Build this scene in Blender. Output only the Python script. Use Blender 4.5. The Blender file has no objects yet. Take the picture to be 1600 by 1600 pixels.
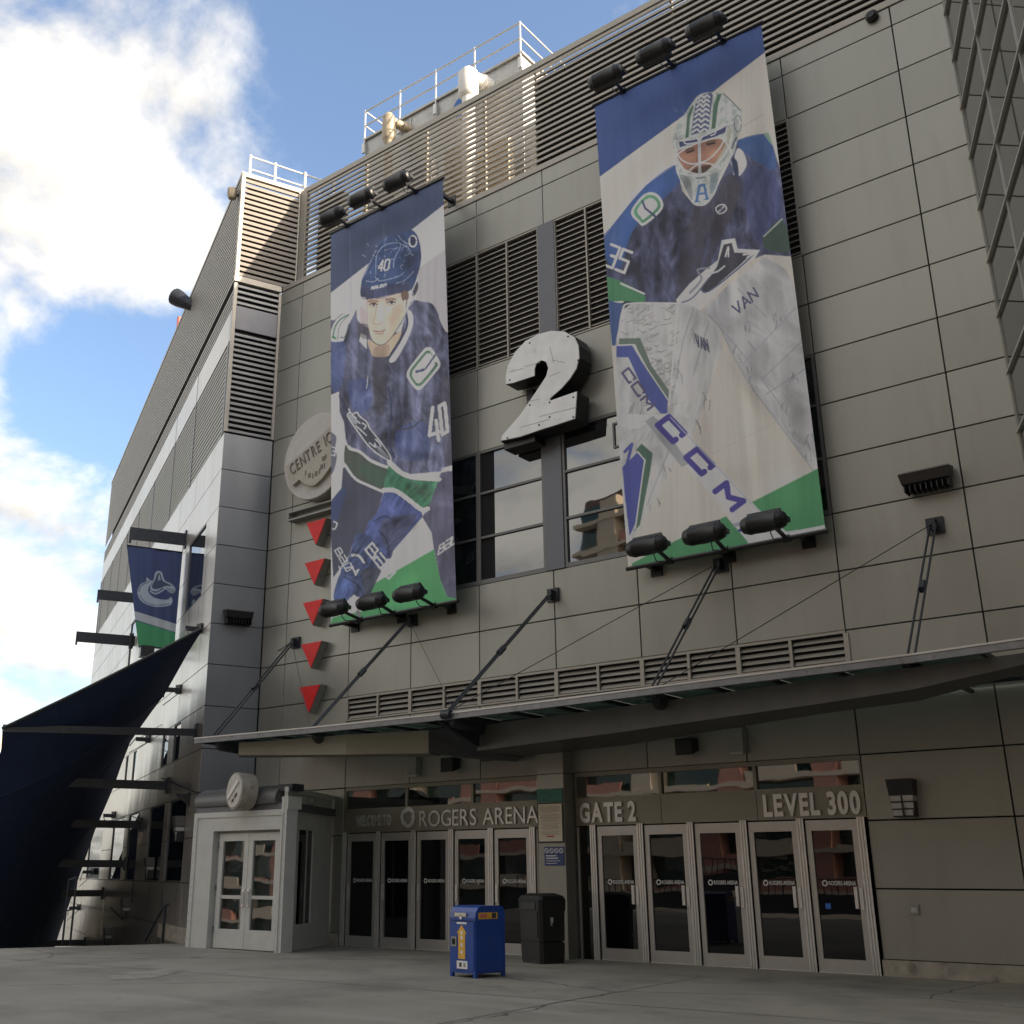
import bpy, bmesh, math, random
import numpy as np
from mathutils import Vector, Matrix
random.seed(7)
RNG = np.random.default_rng(11)
SC = bpy.context.scene
COL = SC.collection

# ------------------------------------------------------------------ camera
F_PX, PPX = 1709.45, -97.95
YAW, PIT, ROL = math.radians(39.56), math.radians(18.23), math.radians(-0.14)
CAM = np.array([7.42, -21.25, 1.60])
def _rot(y, p, r):
    cy, sy, cp, sp, cr, sr = math.cos(y), math.sin(y), math.cos(p), math.sin(p), math.cos(r), math.sin(r)
    Rz = np.array([[cy, -sy, 0], [sy, cy, 0], [0, 0, 1]])
    Rx = np.array([[1, 0, 0], [0, cp, -sp], [0, sp, cp]])
    Ry = np.array([[cr, 0, sr], [0, 1, 0], [0, -sr, cr]])
    return Rz @ Rx @ Ry
RM = _rot(YAW, PIT, ROL)
cd = bpy.data.cameras.new('camera'); cam = bpy.data.objects.new('camera', cd); COL.objects.link(cam)
cam.matrix_world = Matrix([[RM[0, 0], RM[0, 2], -RM[0, 1], CAM[0]], [RM[1, 0], RM[1, 2], -RM[1, 1], CAM[1]],
                           [RM[2, 0], RM[2, 2], -RM[2, 1], CAM[2]], [0, 0, 0, 1]])
cd.sensor_width = 36; cd.lens = 36 * F_PX / 1600; cd.shift_x = -PPX / 1600
cd.clip_start = .1; cd.clip_end = 3000
SC.camera = cam

# ------------------------------------------------------------------ sun, sky
SUN = np.array([.895, .185, .407]); SUN /= np.linalg.norm(SUN)
SUN_EL = math.asin(SUN[2]); SUN_AZ = math.atan2(SUN[0], SUN[1])     # azimuth from +Y towards +X
sd = bpy.data.lights.new('sun', 'SUN'); sd.energy = 3.6; sd.angle = math.radians(.53); sd.color = (1, .82, .64)
so = bpy.data.objects.new('sun', sd); COL.objects.link(so)
so.rotation_euler = Vector(SUN).to_track_quat('Z', 'Y').to_euler(); so.location = (30, 10, 40)

def ray(x, y):
    return RM @ np.array([(x - 800 - PPX) / F_PX, 1, -(y - 800) / F_PX])
W = bpy.data.worlds.new('World'); SC.world = W; W.use_nodes = True
wt = W.node_tree; wn = wt.nodes; wl = wt.links; wn.clear()
def wnode(t, **k):
    n = wn.new(t)
    for a, b in k.items(): setattr(n, a, b)
    return n
wout = wnode('ShaderNodeOutputWorld')
sky = wnode('ShaderNodeTexSky', sky_type='NISHITA', sun_disc=False)
sky.sun_elevation = SUN_EL; sky.sun_rotation = SUN_AZ
sky.altitude = 0; sky.air_density = 1.0; sky.dust_density = 3.5; sky.ozone_density = 2.0
bg_sky = wnode('ShaderNodeBackground'); bg_sky.inputs[1].default_value = .132
wl.new(sky.outputs[0], bg_sky.inputs[0])
tc = wnode('ShaderNodeTexCoord')
sep = wnode('ShaderNodeSeparateXYZ'); wl.new(tc.outputs['Generated'], sep.inputs[0])
def wmath(op, a, b=None, clamp=False):
    n = wnode('ShaderNodeMath', operation=op); n.use_clamp = clamp
    for i, v in enumerate((a, b)):
        if v is None: continue
        if isinstance(v, (int, float)): n.inputs[i].default_value = v
        else: wl.new(v, n.inputs[i])
    return n.outputs[0]
# cloud layer: direction divided by (height + small) = position on a flat layer, so clouds shrink to the horizon
zz = wmath('ADD', wmath('MAXIMUM', sep.outputs[2], 0.0), .34)
comb = wnode('ShaderNodeCombineXYZ')
wl.new(wmath('DIVIDE', sep.outputs[0], zz), comb.inputs[0]); wl.new(wmath('DIVIDE', sep.outputs[1], zz), comb.inputs[1])
nz = wnode('ShaderNodeTexNoise', noise_dimensions='3D'); wl.new(comb.outputs[0], nz.inputs['Vector'])
nz.inputs['Scale'].default_value = 5.4; nz.inputs['Detail'].default_value = 9; nz.inputs['Roughness'].default_value = .60
nz.inputs['Distortion'].default_value = .25
cov = wmath('ADD', wmath('MULTIPLY', wmath('SUBTRACT', nz.outputs['Fac'], .5), 1.5), .60)
# cloud banks and blue gaps of this sky, as directions
BANKS = [((90, 230), .13, .16), ((250, 330), .09, .10), ((330, 170), .08, .10), ((180, 470), .06, .10), ((70, 430), .08, .10), ((40, 860), .07, .16), ((60, 740), .05, .06),
         ((240, 650), .075, -.42), ((120, 600), .06, -.28), ((620, 120), .20, -.40), ((470, 150), .08, -.04), ((390, 190), .08, .10), ((300, 60), .09, .10), ((320, 500), .06, -.10), ((60, 1010), .05, .02)]
for (pxy, rad, amp) in BANKS:
    d = ray(*pxy); d = d / np.linalg.norm(d)
    v = wnode('ShaderNodeVectorMath', operation='DISTANCE'); wl.new(tc.outputs['Generated'], v.inputs[0]); v.inputs[1].default_value = d
    q = wmath('DIVIDE', v.outputs['Value'], rad); q = wmath('MULTIPLY', q, q)
    g = wmath('POWER', 2.718, wmath('MULTIPLY', q, -.7))
    cov = wmath('ADD', cov, wmath('MULTIPLY', g, amp))
# the sky clears from the cloud banks on one side to open blue on the other
dt = wnode('ShaderNodeVectorMath', operation='DOT_PRODUCT'); wl.new(tc.outputs['Generated'], dt.inputs[0]); dt.inputs[1].default_value = RM[:, 0]
cov = wmath('SUBTRACT', cov, wmath('MULTIPLY', wmath('ADD', dt.outputs['Value'], .25), .26))
ramp = wnode('ShaderNodeMapRange'); ramp.interpolation_type = 'SMOOTHSTEP'
wl.new(cov, ramp.inputs[0]); ramp.inputs[1].default_value = .40; ramp.inputs[2].default_value = .82
nz2 = wnode('ShaderNodeTexNoise'); wl.new(comb.outputs[0], nz2.inputs['Vector']); nz2.inputs['Scale'].default_value = 5.5
nz2.inputs['Detail'].default_value = 7; nz2.inputs['Roughness'].default_value = .55
cr = wnode('ShaderNodeValToRGB'); wl.new(nz2.outputs['Fac'], cr.inputs[0])
cr.color_ramp.elements[0].position = .30; cr.color_ramp.elements[0].color = (.52, .50, .475, 1)
cr.color_ramp.elements[1].position = .60; cr.color_ramp.elements[1].color = (1.0, .955, .87, 1)
bg_cl = wnode('ShaderNodeBackground'); bg_cl.inputs[1].default_value = .62; wl.new(cr.outputs[0], bg_cl.inputs[0])
mx = wnode('ShaderNodeMixShader'); wl.new(ramp.outputs[0], mx.inputs[0]); wl.new(bg_sky.outputs[0], mx.inputs[1]); wl.new(bg_cl.outputs[0], mx.inputs[2])
wl.new(mx.outputs[0], wout.inputs[0])

SC.view_settings.view_transform = 'Standard'; SC.view_settings.look = 'None'
SC.view_settings.exposure = 1.28; SC.view_settings.gamma = 1
SC.render.engine = 'CYCLES'

# ------------------------------------------------------------------ geometry helpers
def onY(x, y, Y=0.0):
    d = ray(x, y); return CAM + d * (Y - CAM[1]) / d[1]
def onZ(x, y, Z):
    d = ray(x, y); return CAM + d * (Z - CAM[2]) / d[2]
def onP(x, y, p, n):
    d = ray(x, y); p = np.array(p, float); n = np.array(n, float); return CAM + d * ((p - CAM) @ n) / (d @ n)
def to_px(X):
    d = (np.asarray(X, float) - CAM) @ RM
    return np.stack([800 + PPX + F_PX * d[..., 0] / d[..., 1], 800 - F_PX * d[..., 2] / d[..., 1]], -1)
def V3(*a): return np.array(a, float)

class MB:
    def __init__(s): s.v = []; s.f = []
    def add(s, vs, fs):
        o = len(s.v); s.v += [tuple(map(float, p)) for p in vs]; s.f += [tuple(i + o for i in f) for f in fs]; return s
    def box(s, x0, x1, y0, y1, z0, z1):
        vs = [(x, y, z) for z in (z0, z1) for y in (y0, y1) for x in (x0, x1)]
        return s.add(vs, [(0, 2, 3, 1), (4, 5, 7, 6), (0, 1, 5, 4), (2, 6, 7, 3), (0, 4, 6, 2), (1, 3, 7, 5)])
    def obox(s, o, a, b, c):
        """box from corner o along vectors a,b,c"""
        o, a, b, c = map(lambda t: np.array(t, float), (o, a, b, c))
        vs = [o + i * a + j * b + k * c for k in (0, 1) for j in (0, 1) for i in (0, 1)]
        fs = [(0, 2, 3, 1), (4, 5, 7, 6), (0, 1, 5, 4), (2, 6, 7, 3), (0, 4, 6, 2), (1, 3, 7, 5)]
        if np.dot(np.cross(a, b), c) < 0: fs = [f[::-1] for f in fs]
        return s.add(vs, fs)
    def bbox(s, x0, x1, y0, y1, z0, z1, b):
        """box with bevelled front (y0) edge rim"""
        vs = [(x0, y1, z0), (x1, y1, z0), (x1, y1, z1), (x0, y1, z1), (x0, y0 + b, z0), (x1, y0 + b, z0), (x1, y0 + b, z1), (x0, y0 + b, z1),
              (x0 + b, y0, z0 + b), (x1 - b, y0, z0 + b), (x1 - b, y0, z1 - b), (x0 + b, y0, z1 - b)]
        fs = [(0, 3, 2, 1), (8, 9, 10, 11)]
        for i in range(4):
            j = (i + 1) % 4
            fs += [(i, j, j + 4, i + 4), (i + 4, j + 4, j + 8, i + 8)]
        return s.add(vs, fs)
    def prism(s, poly, ext):
        """poly: 3-D points in order, extruded by ext"""
        n = len(poly); p = [np.array(q, float) for q in poly]; e = np.array(ext, float)
        nrm = sum((np.cross(p[i] - p[0], p[(i + 1) % n] - p[0]) for i in range(1, n)), np.zeros(3))
        if np.dot(nrm, e) > 0: p = p[::-1]
        vs = p + [q + e for q in p]
        fs = [tuple(range(n)), tuple(range(2 * n - 1, n - 1, -1))] + [(i, i + n, (i + 1) % n + n, (i + 1) % n) for i in range(n)]
        return s.add(vs, fs)
    def tube(s, p0, p1, r, n=8, r1=None, cap=True):
        p0, p1 = np.array(p0, float), np.array(p1, float); d = p1 - p0; L = np.linalg.norm(d); d = d / L
        u = np.cross(d, (0, 0, 1)) if abs(d[2]) < .9 else np.cross(d, (1, 0, 0)); u /= np.linalg.norm(u); w = np.cross(d, u)
        r1 = r if r1 is None else r1; vs = []
        for (p, rr) in ((p0, r), (p1, r1)):
            for i in range(n):
                a = 2 * math.pi * i / n; vs.append(p + rr * (math.cos(a) * u + math.sin(a) * w))
        fs = [(i, (i + 1) % n, (i + 1) % n + n, i + n) for i in range(n)]
        if cap: fs += [tuple(range(n - 1, -1, -1)), tuple(range(n, 2 * n))]
        return s.add(vs, fs)
    def path(s, pts, r, n=8):
        for a, b in zip(pts[:-1], pts[1:]): s.tube(a, b, r, n)
        return s
    def lathe(s, p0, axis, prof, n=20):
        """prof: list of (distance along axis, radius)"""
        p0 = np.array(p0, float); d = np.array(axis, float); d /= np.linalg.norm(d)
        u = np.cross(d, (0, 0, 1)) if abs(d[2]) < .9 else np.cross(d, (1, 0, 0)); u /= np.linalg.norm(u); w = np.cross(d, u); vs = []
        for t, r in prof:
            for i in range(n):
                a = 2 * math.pi * i / n; vs.append(p0 + d * t + r * (math.cos(a) * u + math.sin(a) * w))
        m = len(prof); fs = [(j * n + i, j * n + (i + 1) % n, (j + 1) * n + (i + 1) % n, (j + 1) * n + i) for j in range(m - 1) for i in range(n)]
        fs += [tuple(range(n - 1, -1, -1)), tuple(range((m - 1) * n, m * n))]
        return s.add(vs, fs)
    def build(s, name, mat, parent=None, smooth=False):
        me = bpy.data.meshes.new(name); me.from_pydata(s.v, [], s.f); me.update()
        if smooth:
            me.polygons.foreach_set('use_smooth', [True] * len(me.polygons)); 
            try: me.set_sharp_from_angle(angle=math.radians(38))
            except Exception: pass
        return link(name, me, mat, parent)
def link(name, me, mat, parent=None):
    o = bpy.data.objects.new(name, me); COL.objects.link(o)
    if mat is not None:
        me.materials.clear(); me.materials.append(mat)
    if parent is not None: setpar(o, parent)
    return o
def setpar(o, p):
    o.parent = p
    o.matrix_parent_inverse = WMAT[p.name].inverted() if p.name in WMAT else Matrix.Identity(4)
WMAT = {}
def tag(o, label=None, cat=None, group=None, kind=None):
    if label: o['label'] = label
    if cat: o['category'] = cat
    if group: o['group'] = group
    if kind: o['kind'] = kind
    return o
def thing(name, loc, label, cat, group=None):
    o = bpy.data.objects.new(name, None); COL.objects.link(o); o.location = tuple(map(float, loc)); o.empty_display_size = .2
    WMAT[o.name] = Matrix.Translation(Vector(tuple(map(float, loc))))
    return tag(o, label, cat, group)
def text_mesh(txt, size, ext, sx=1.0, bold=0.0, align='LEFT', shear=0.0):
    """letters as a mesh in the XZ plane, facing -Y, baseline at z = 0"""
    cu = bpy.data.curves.new('txt', 'FONT'); cu.body = txt; cu.size = size; cu.extrude = ext; cu.align_x = align; cu.offset = bold; cu.shear = shear
    cu.resolution_u = 4
    o = bpy.data.objects.new('txt', cu); COL.objects.link(o)
    dg = bpy.context.evaluated_depsgraph_get(); me = bpy.data.meshes.new_from_object(o.evaluated_get(dg))
    bpy.data.objects.remove(o)
    me.transform(Matrix(((sx, 0, 0, 0), (0, 0, -1, 0), (0, 1, 0, 0), (0, 0, 0, 1))))
    return me

# ------------------------------------------------------------------ materials
def mat(name, col, rough=.6, metal=0.0, var=.06, nscale=3.0, bump=0.0, bscale=40.0, spec=None, rand=0.0, stretch=None, dirt=None, rvar=0.0, ior=None, coat=0.0, streak=0.0):
    m = bpy.data.materials.new(name); m.use_nodes = True; t = m.node_tree; n = t.nodes; l = t.links
    b = n['Principled BSDF']; b.inputs['Roughness'].default_value = rough; b.inputs['Metallic'].default_value = metal
    if ior: b.inputs['IOR'].default_value = ior
    if coat: b.inputs['Coat Weight'].default_value = coat
    tcn = n.new('ShaderNodeTexCoord'); src = tcn.outputs['Object']
    if stretch:
        mp = n.new('ShaderNodeMapping'); mp.inputs['Scale'].default_value = stretch; l.new(src, mp.inputs[0]); src = mp.outputs[0]
    nt = n.new('ShaderNodeTexNoise'); nt.inputs['Scale'].default_value = nscale; nt.inputs['Detail'].default_value = 6; nt.inputs['Roughness'].default_value = .6
    l.new(src, nt.inputs['Vector'])
    mixn = n.new('ShaderNodeMix'); mixn.data_type = 'RGBA'
    c = np.array(col[:3]); mixn.inputs[6].default_value = (*np.clip(c * (1 - var), 0, 1), 1); mixn.inputs[7].default_value = (*np.clip(c * (1 + var), 0, 1), 1)
    mr = n.new('ShaderNodeMapRange'); mr.inputs[1].default_value = .3; mr.inputs[2].default_value = .7
    l.new(nt.outputs['Fac'], mr.inputs[0]); l.new(mr.outputs[0], mixn.inputs[0])
    out = mixn.outputs[2]
    if dirt:
        dcol, dscale, lo, hi = dirt
        n3 = n.new('ShaderNodeTexNoise'); n3.inputs['Scale'].default_value = dscale; n3.inputs['Detail'].default_value = 8; n3.inputs['Roughness'].default_value = .68
        l.new(src, n3.inputs['Vector'])
        m3 = n.new('ShaderNodeMapRange'); m3.inputs[1].default_value = lo; m3.inputs[2].default_value = hi; l.new(n3.outputs['Fac'], m3.inputs[0])
        mm = n.new('ShaderNodeMix'); mm.data_type = 'RGBA'; l.new(m3.outputs[0], mm.inputs[0]); l.new(out, mm.inputs[6]); mm.inputs[7].default_value = (*dcol, 1); out = mm.outputs[2]
    if streak:   # rain streaks and grime films running down the sheet
        ms = n.new('ShaderNodeMapping'); ms.inputs['Scale'].default_value = (1.7, 1.7, .22); l.new(tcn.outputs['Object'], ms.inputs[0])
        ns = n.new('ShaderNodeTexNoise'); ns.inputs['Scale'].default_value = 1.6; ns.inputs['Detail'].default_value = 7; ns.inputs['Roughness'].default_value = .62; l.new(ms.outputs[0], ns.inputs['Vector'])
        rs = n.new('ShaderNodeMapRange'); rs.inputs[1].default_value = .50; rs.inputs[2].default_value = .78; rs.inputs[4].default_value = streak; l.new(ns.outputs['Fac'], rs.inputs[0])
        mst = n.new('ShaderNodeMix'); mst.data_type = 'RGBA'; l.new(rs.outputs[0], mst.inputs[0]); l.new(out, mst.inputs[6]); mst.inputs[7].default_value = (*(c * .62), 1); out = mst.outputs[2]
    if rand:
        oi = n.new('ShaderNodeObjectInfo'); m4 = n.new('ShaderNodeMapRange'); l.new(oi.outputs['Random'], m4.inputs[0]); m4.inputs[3].default_value = 1 - rand; m4.inputs[4].default_value = 1 + rand
        hv = n.new('ShaderNodeHueSaturation'); l.new(out, hv.inputs['Color']); l.new(m4.outputs[0], hv.inputs['Value']); out = hv.outputs[0]
    l.new(out, b.inputs['Base Color'])
    if rvar:
        m5 = n.new('ShaderNodeMapRange'); l.new(nt.outputs['Fac'], m5.inputs[0]); m5.inputs[1].default_value = .3; m5.inputs[2].default_value = .7
        m5.inputs[3].default_value = max(rough - rvar, .02); m5.inputs[4].default_value = rough + rvar; l.new(m5.outputs[0], b.inputs['Roughness'])
    if bump:
        nb = n.new('ShaderNodeTexNoise'); nb.inputs['Scale'].default_value = bscale; nb.inputs['Detail'].default_value = 5; l.new(src, nb.inputs['Vector'])
        bp = n.new('ShaderNodeBump'); bp.inputs['Strength'].default_value = bump; bp.inputs['Distance'].default_value = .02; l.new(nb.outputs['Fac'], bp.inputs['Height']); l.new(bp.outputs[0], b.inputs['Normal'])
    return m
M = {}
M['panel'] = mat('cladding_panel', (.328, .325, .282), .40, .42, .045, .55, .05, .9, rand=.075, stretch=(1, 1, .45), rvar=.06, streak=.26)
M['panel_end_shaded'] = mat('end_face_panel_shaded', (.245, .255, .262), .40, .45, .045, .55, .05, .9, rand=.05, stretch=(1, 1, .45), rvar=.05, streak=.2)  # panel colour darkened and cooled, standing in for shade on this face
M['louver_end_shaded'] = mat('end_louver_metal_shaded', (.235, .238, .235), .45, .35, .06, 2)  # louvre colour darkened for the shade on the end face
M['louver_top_shaded'] = mat('end_screen_metal_shaded', (.20, .178, .152), .55, .2, .06, 2)  # louvre colour darkened further to deepen the shadow on the end screen
M['panel_wing'] = mat('wing_panel', (.52, .50, .45), .32, .65, .08, .9, .10, 1.3, rand=.05, stretch=(1.6, 1.6, .25), rvar=.08)
M['louver'] = mat('louver_metal', (.36, .335, .285), .45, .35, .06, 2, 0)
M['slat_dark'] = mat('dark_slat', (.16, .16, .155), .45, .4, .06, 3)
M['void'] = mat('dark_void', (.010, .010, .011), .8)
M['joint'] = mat('joint_backing', (.02, .02, .02), .9)
M['slate'] = mat('slate_pilaster', (.13, .135, .15), .4, .35, .05)
M['steel'] = mat('dark_steel', (.028, .031, .037), .42, .2, .25, 5, .1, 60, dirt=((.09, .085, .08), 6, .62, .8))
M['steel_grey'] = mat('grey_steel', (.20, .205, .21), .42, .5, .15, 6, .1, 40, dirt=((.07, .06, .05), 5, .58, .75))
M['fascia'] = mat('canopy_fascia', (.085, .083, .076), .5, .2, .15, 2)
M['alu'] = mat('aluminium_frame', (.50, .49, .455), .38, .55, .05, 4)
M['alu_bright'] = mat('bright_aluminium', (.74, .74, .71), .30, .6, .06, 8)
M['white_frame'] = mat('white_frame_paint', (.52, .52, .475), .45, .0, .07, 3, .1, 30, dirt=((.33, .31, .27), 4, .62, .85))
M['black'] = mat('black_plastic', (.010, .010, .011), .42, 0, .2, 6, .1, 60)
M['black_metal'] = mat('black_metal', (.012, .012, .013), .35, 0, .2, 6)
M['concrete_base'] = mat('base_concrete', (.36, .33, .27), .85, 0, .22, 4, .4, 25, dirt=((.12, .10, .08), 3, .55, .75))
M['white'] = mat('white_paint', (.75, .74, .70), .5, 0, .05, 5)
M['railing'] = mat('galvanised_rail', (.60, .60, .58), .4, .5, .08, 10)
M['galv'] = mat('galvanised_sheet', (.42, .42, .40), .45, .5, .18, 1.6, .1, 6)
M['sail'] = mat('navy_sail_fabric', (.016, .034, .095), .8, 0, .15, 1.5, .15, 12)
M['red'] = mat('red_sign_face', (.70, .012, .010), .55, 0, .10, 4, .04, 8)
M['sign_side'] = mat('sign_return_grey', (.30, .30, .27), .5, .2, .1, 4)
M['notice'] = mat('notice_paper', (.66, .60, .46), .6, 0, .03)
M['blue_sign'] = mat('blue_sign', (.035, .06, .18), .5)
M['green_sign'] = mat('green_sign', (.02, .16, .11), .5, 0, .5, 20)
M['letter'] = mat('silver_letter', (.66, .66, .63), .35, .5, .05, 5)
M['letter_white'] = mat('white_decal', (.78, .78, .76), .6)
M['letter_dark'] = mat('dark_letter', (.05, .045, .04), .6)
M['engraved'] = mat('engraved_letter', (.17, .155, .125), .7)
M['bin_blue'] = mat('blue_bin_metal', (.010, .058, .30), .36, 0, .14, 3, .08, 14, coat=.15, dirt=((.045, .06, .11), 3.5, .56, .80), streak=.35)
M['bin_black'] = mat('black_bin_plastic', (.012, .012, .012), .48, 0, .2, 5, .15, 50, dirt=((.04, .038, .034), 4, .58, .78))
M['yellow'] = mat('yellow_decal', (.75, .42, .04), .5)
M['salmon'] = mat('salmon_stucco', (.52, .25, .18), .85)
M['cream'] = mat('cream_stucco', (.62, .52, .38), .85)
M['lamp_glass'] = mat('frosted_lamp_glass', (.55, .55, .52), .35)
M['curtain'] = mat('dark_curtain', (.010, .010, .012), .9)
def glass_mat(name, col, refl, rough=.015, wav=.25, wscale=1.2):
    """tinted opaque-looking glass with wavy reflections"""
    m = bpy.data.materials.new(name); m.use_nodes = True; t = m.node_tree; n = t.nodes; l = t.links; b = n['Principled BSDF']
    b.inputs['Base Color'].default_value = (*col, 1); b.inputs['Roughness'].default_value = rough; b.inputs['IOR'].default_value = refl
    tcn = n.new('ShaderNodeTexCoord'); nb = n.new('ShaderNodeTexNoise'); nb.inputs['Scale'].default_value = wscale; nb.inputs['Detail'].default_value = 1.5; l.new(tcn.outputs['Object'], nb.inputs['Vector'])
    oi = n.new('ShaderNodeObjectInfo'); ad = n.new('ShaderNodeVectorMath'); ad.operation = 'ADD'; l.new(tcn.outputs['Object'], ad.inputs[0])
    mu = n.new('ShaderNodeMath'); mu.operation = 'MULTIPLY'; mu.inputs[1].default_value = 37; l.new(oi.outputs['Random'], mu.inputs[0]); l.new(mu.outputs[0], ad.inputs[1]); l.new(ad.outputs[0], nb.inputs['Vector'])
    bp = n.new('ShaderNodeBump'); bp.inputs['Strength'].default_value = wav; bp.inputs['Distance'].default_value = .02; l.new(nb.outputs['Fac'], bp.inputs['Height']); l.new(bp.outputs[0], b.inputs['Normal'])
    return m
M['glass'] = glass_mat('dark_window_glass', (.006, .007, .008), 2.1)
M['glass_refl'] = glass_mat('reflective_window_glass', (.010, .012, .013), 2.5, .015, .13, 1.0)
M['door_glass'] = glass_mat('door_glass', (.004, .004, .005), 1.62, .012, .11, 1.0)
M['wing_glass'] = glass_mat('curtain_wall_glass', (.012, .016, .015), 3.4, .03, .10, .5)
def _canopy_glass():
    m = bpy.data.materials.new('canopy_glass'); m.use_nodes = True; b = m.node_tree.nodes['Principled BSDF']
    b.inputs['Base Color'].default_value = (.30, .42, .37, 1); b.inputs['Roughness'].default_value = .18; b.inputs['Transmission Weight'].default_value = .75; b.inputs['IOR'].default_value = 1.45
    return m
M['canopy_glass'] = _canopy_glass()
def attr_mat(name, rough=.65):
    m = bpy.data.materials.new(name); m.use_nodes = True; t = m.node_tree; b = t.nodes['Principled BSDF']; b.inputs['Roughness'].default_value = rough
    a = t.nodes.new('ShaderNodeAttribute'); a.attribute_name = 'print'; t.links.new(a.outputs['Color'], b.inputs['Base Color']); b.inputs['Specular IOR Level'].default_value = .3
    nb = t.nodes.new('ShaderNodeTexNoise'); tcn = t.nodes.new('ShaderNodeTexCoord'); t.links.new(tcn.outputs['Object'], nb.inputs['Vector']); nb.inputs['Scale'].default_value = 1.2
    mp = t.nodes.new('ShaderNodeMapping'); mp.inputs['Scale'].default_value = (3, 3, .15); t.links.new(tcn.outputs['Object'], mp.inputs[0]); t.links.new(mp.outputs[0], nb.inputs['Vector'])
    bp = t.nodes.new('ShaderNodeBump'); bp.inputs['Strength'].default_value = .35; bp.inputs['Distance'].default_value = .05; t.links.new(nb.outputs['Fac'], bp.inputs['Height']); t.links.new(bp.outputs[0], b.inputs['Normal'])
    return m
M['print'] = attr_mat('printed_banner_fabric')
# ------------------------------------------------------------------ ground
G = -.12
def K(k): return .15 + 1.2 * k
XC = [-13.65, -11.375, -9.1, -6.825, -4.55, -2.275, 0.0]
XR = 3.63
def ground_mat():
    m = bpy.data.materials.new('plaza_concrete'); m.use_nodes = True; t = m.node_tree; n = t.nodes; l = t.links; b = n['Principled BSDF']; b.inputs['Roughness'].default_value = .88
    tcn = n.new('ShaderNodeTexCoord')
    def noise(s, d=6, r=.6, st=None):
        q = n.new('ShaderNodeTexNoise'); q.inputs['Scale'].default_value = s; q.inputs['Detail'].default_value = d; q.inputs['Roughness'].default_value = r
        if st:
            mp = n.new('ShaderNodeMapping'); mp.inputs['Scale'].default_value = st; l.new(tcn.outputs['Object'], mp.inputs[0]); l.new(mp.outputs[0], q.inputs['Vector'])
        else: l.new(tcn.outputs['Object'], q.inputs['Vector'])
        return q.outputs['Fac']
    def mr(v, a, b_):
        q = n.new('ShaderNodeMapRange'); q.inputs[1].default_value = a; q.inputs[2].default_value = b_; l.new(v, q.inputs[0]); return q.outputs[0]
    def mix(f, a, c):
        q = n.new('ShaderNodeMix'); q.data_type = 'RGBA'; l.new(f, q.inputs[0])
        for i, v in ((6, a), (7, c)):
            if isinstance(v, tuple): q.inputs[i].default_value = (*v, 1)
            else: l.new(v, q.inputs[i])
        return q.outputs[2]
    c = mix(mr(noise(.35, 5), .35, .65), (.235, .217, .172), (.31, .287, .232))
    c = mix(mr(noise(1.1, 9, .7), .56, .78), c, (.135, .126, .108))         # old stains
    c = mix(mr(noise(.5, 4, .5, (.35, 1.6, 1)), .60, .70), c, (.32, .30, .25))  # worn pale streaks
    def spots(scale, r0, r1):
        v = n.new('ShaderNodeTexVoronoi'); v.inputs['Scale'].default_value = scale; v.inputs['Randomness'].default_value = 1.0; l.new(tcn.outputs['Object'], v.inputs['Vector'])
        return mr(v.outputs['Distance'], r1, r0)
    c = mix(mr(noise(.22, 7, .65), .50, .66), c, (.155, .145, .120))           # broad damp-looking areas
    c = mix(spots(1.1, .020, .045), c, (.085, .082, .076))                      # chewing gum
    c = mix(spots(2.3, .010, .030), c, (.34, .32, .28))
    ck = n.new('ShaderNodeTexVoronoi'); ck.feature = 'DISTANCE_TO_EDGE'; ck.inputs['Scale'].default_value = .16
    wv = n.new('ShaderNodeTexNoise'); wv.inputs['Scale'].default_value = 1.4; wv.inputs['Detail'].default_value = 6; l.new(tcn.outputs['Object'], wv.inputs['Vector'])
    av = n.new('ShaderNodeMix'); av.data_type = 'RGBA'; av.inputs[0].default_value = .35; l.new(tcn.outputs['Object'], av.inputs[6]); l.new(wv.outputs['Color'], av.inputs[7]); l.new(av.outputs[2], ck.inputs['Vector'])
    c = mix(mr(ck.outputs['Distance'], .0035, .0012), c, (.10, .095, .085))      # hairline cracks
    c = mix(mr(noise(45, 3), .60, .75), c, (.27, .26, .235))
    c = mix(mr(noise(60, 2), .66, .72), c, (.07, .068, .065))
    l.new(c, b.inputs['Base Color'])
    bp = n.new('ShaderNodeBump'); bp.inputs['Strength'].default_value = .35; bp.inputs['Distance'].default_value = .01; l.new(noise(55, 4), bp.inputs['Height']); l.new(bp.outputs[0], b.inputs['Normal'])
    return m
M['ground'] = ground_mat()
gm = MB()   # plaza sheet, its left edge drops to the stairs
gp = [(-17.15, -1.9), (-19.05, -6.5), (-22.0, -14.0), (-30, -34.0), (60, -34.0), (60, .5), (-17.15, .5)]
gm.add([(x, y, G) for x, y in gp] + [(x, y, G - .5) for x, y in gp], [tuple(range(7))] + [(i, i + 7, (i + 1) % 7 + 7, (i + 1) % 7) for i in range(7)])
tag(gm.build('plaza_ground', M['ground']), 'worn grey concrete plaza in front of the arena doors', None, None, 'structure')
M['far_ground'] = mat('lower_street', (.12, .12, .115), .9, 0, .2, .2)
lg = MB().add([(-1500, -1500, -9), (1500, -1500, -9), (1500, 1500, -9), (-1500, 1500, -9)], [(0, 1, 2, 3)])
tag(lg.build('lower_ground', M['far_ground']), 'lower street level spreading to the horizon beyond the plaza', None, None, 'structure')
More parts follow.
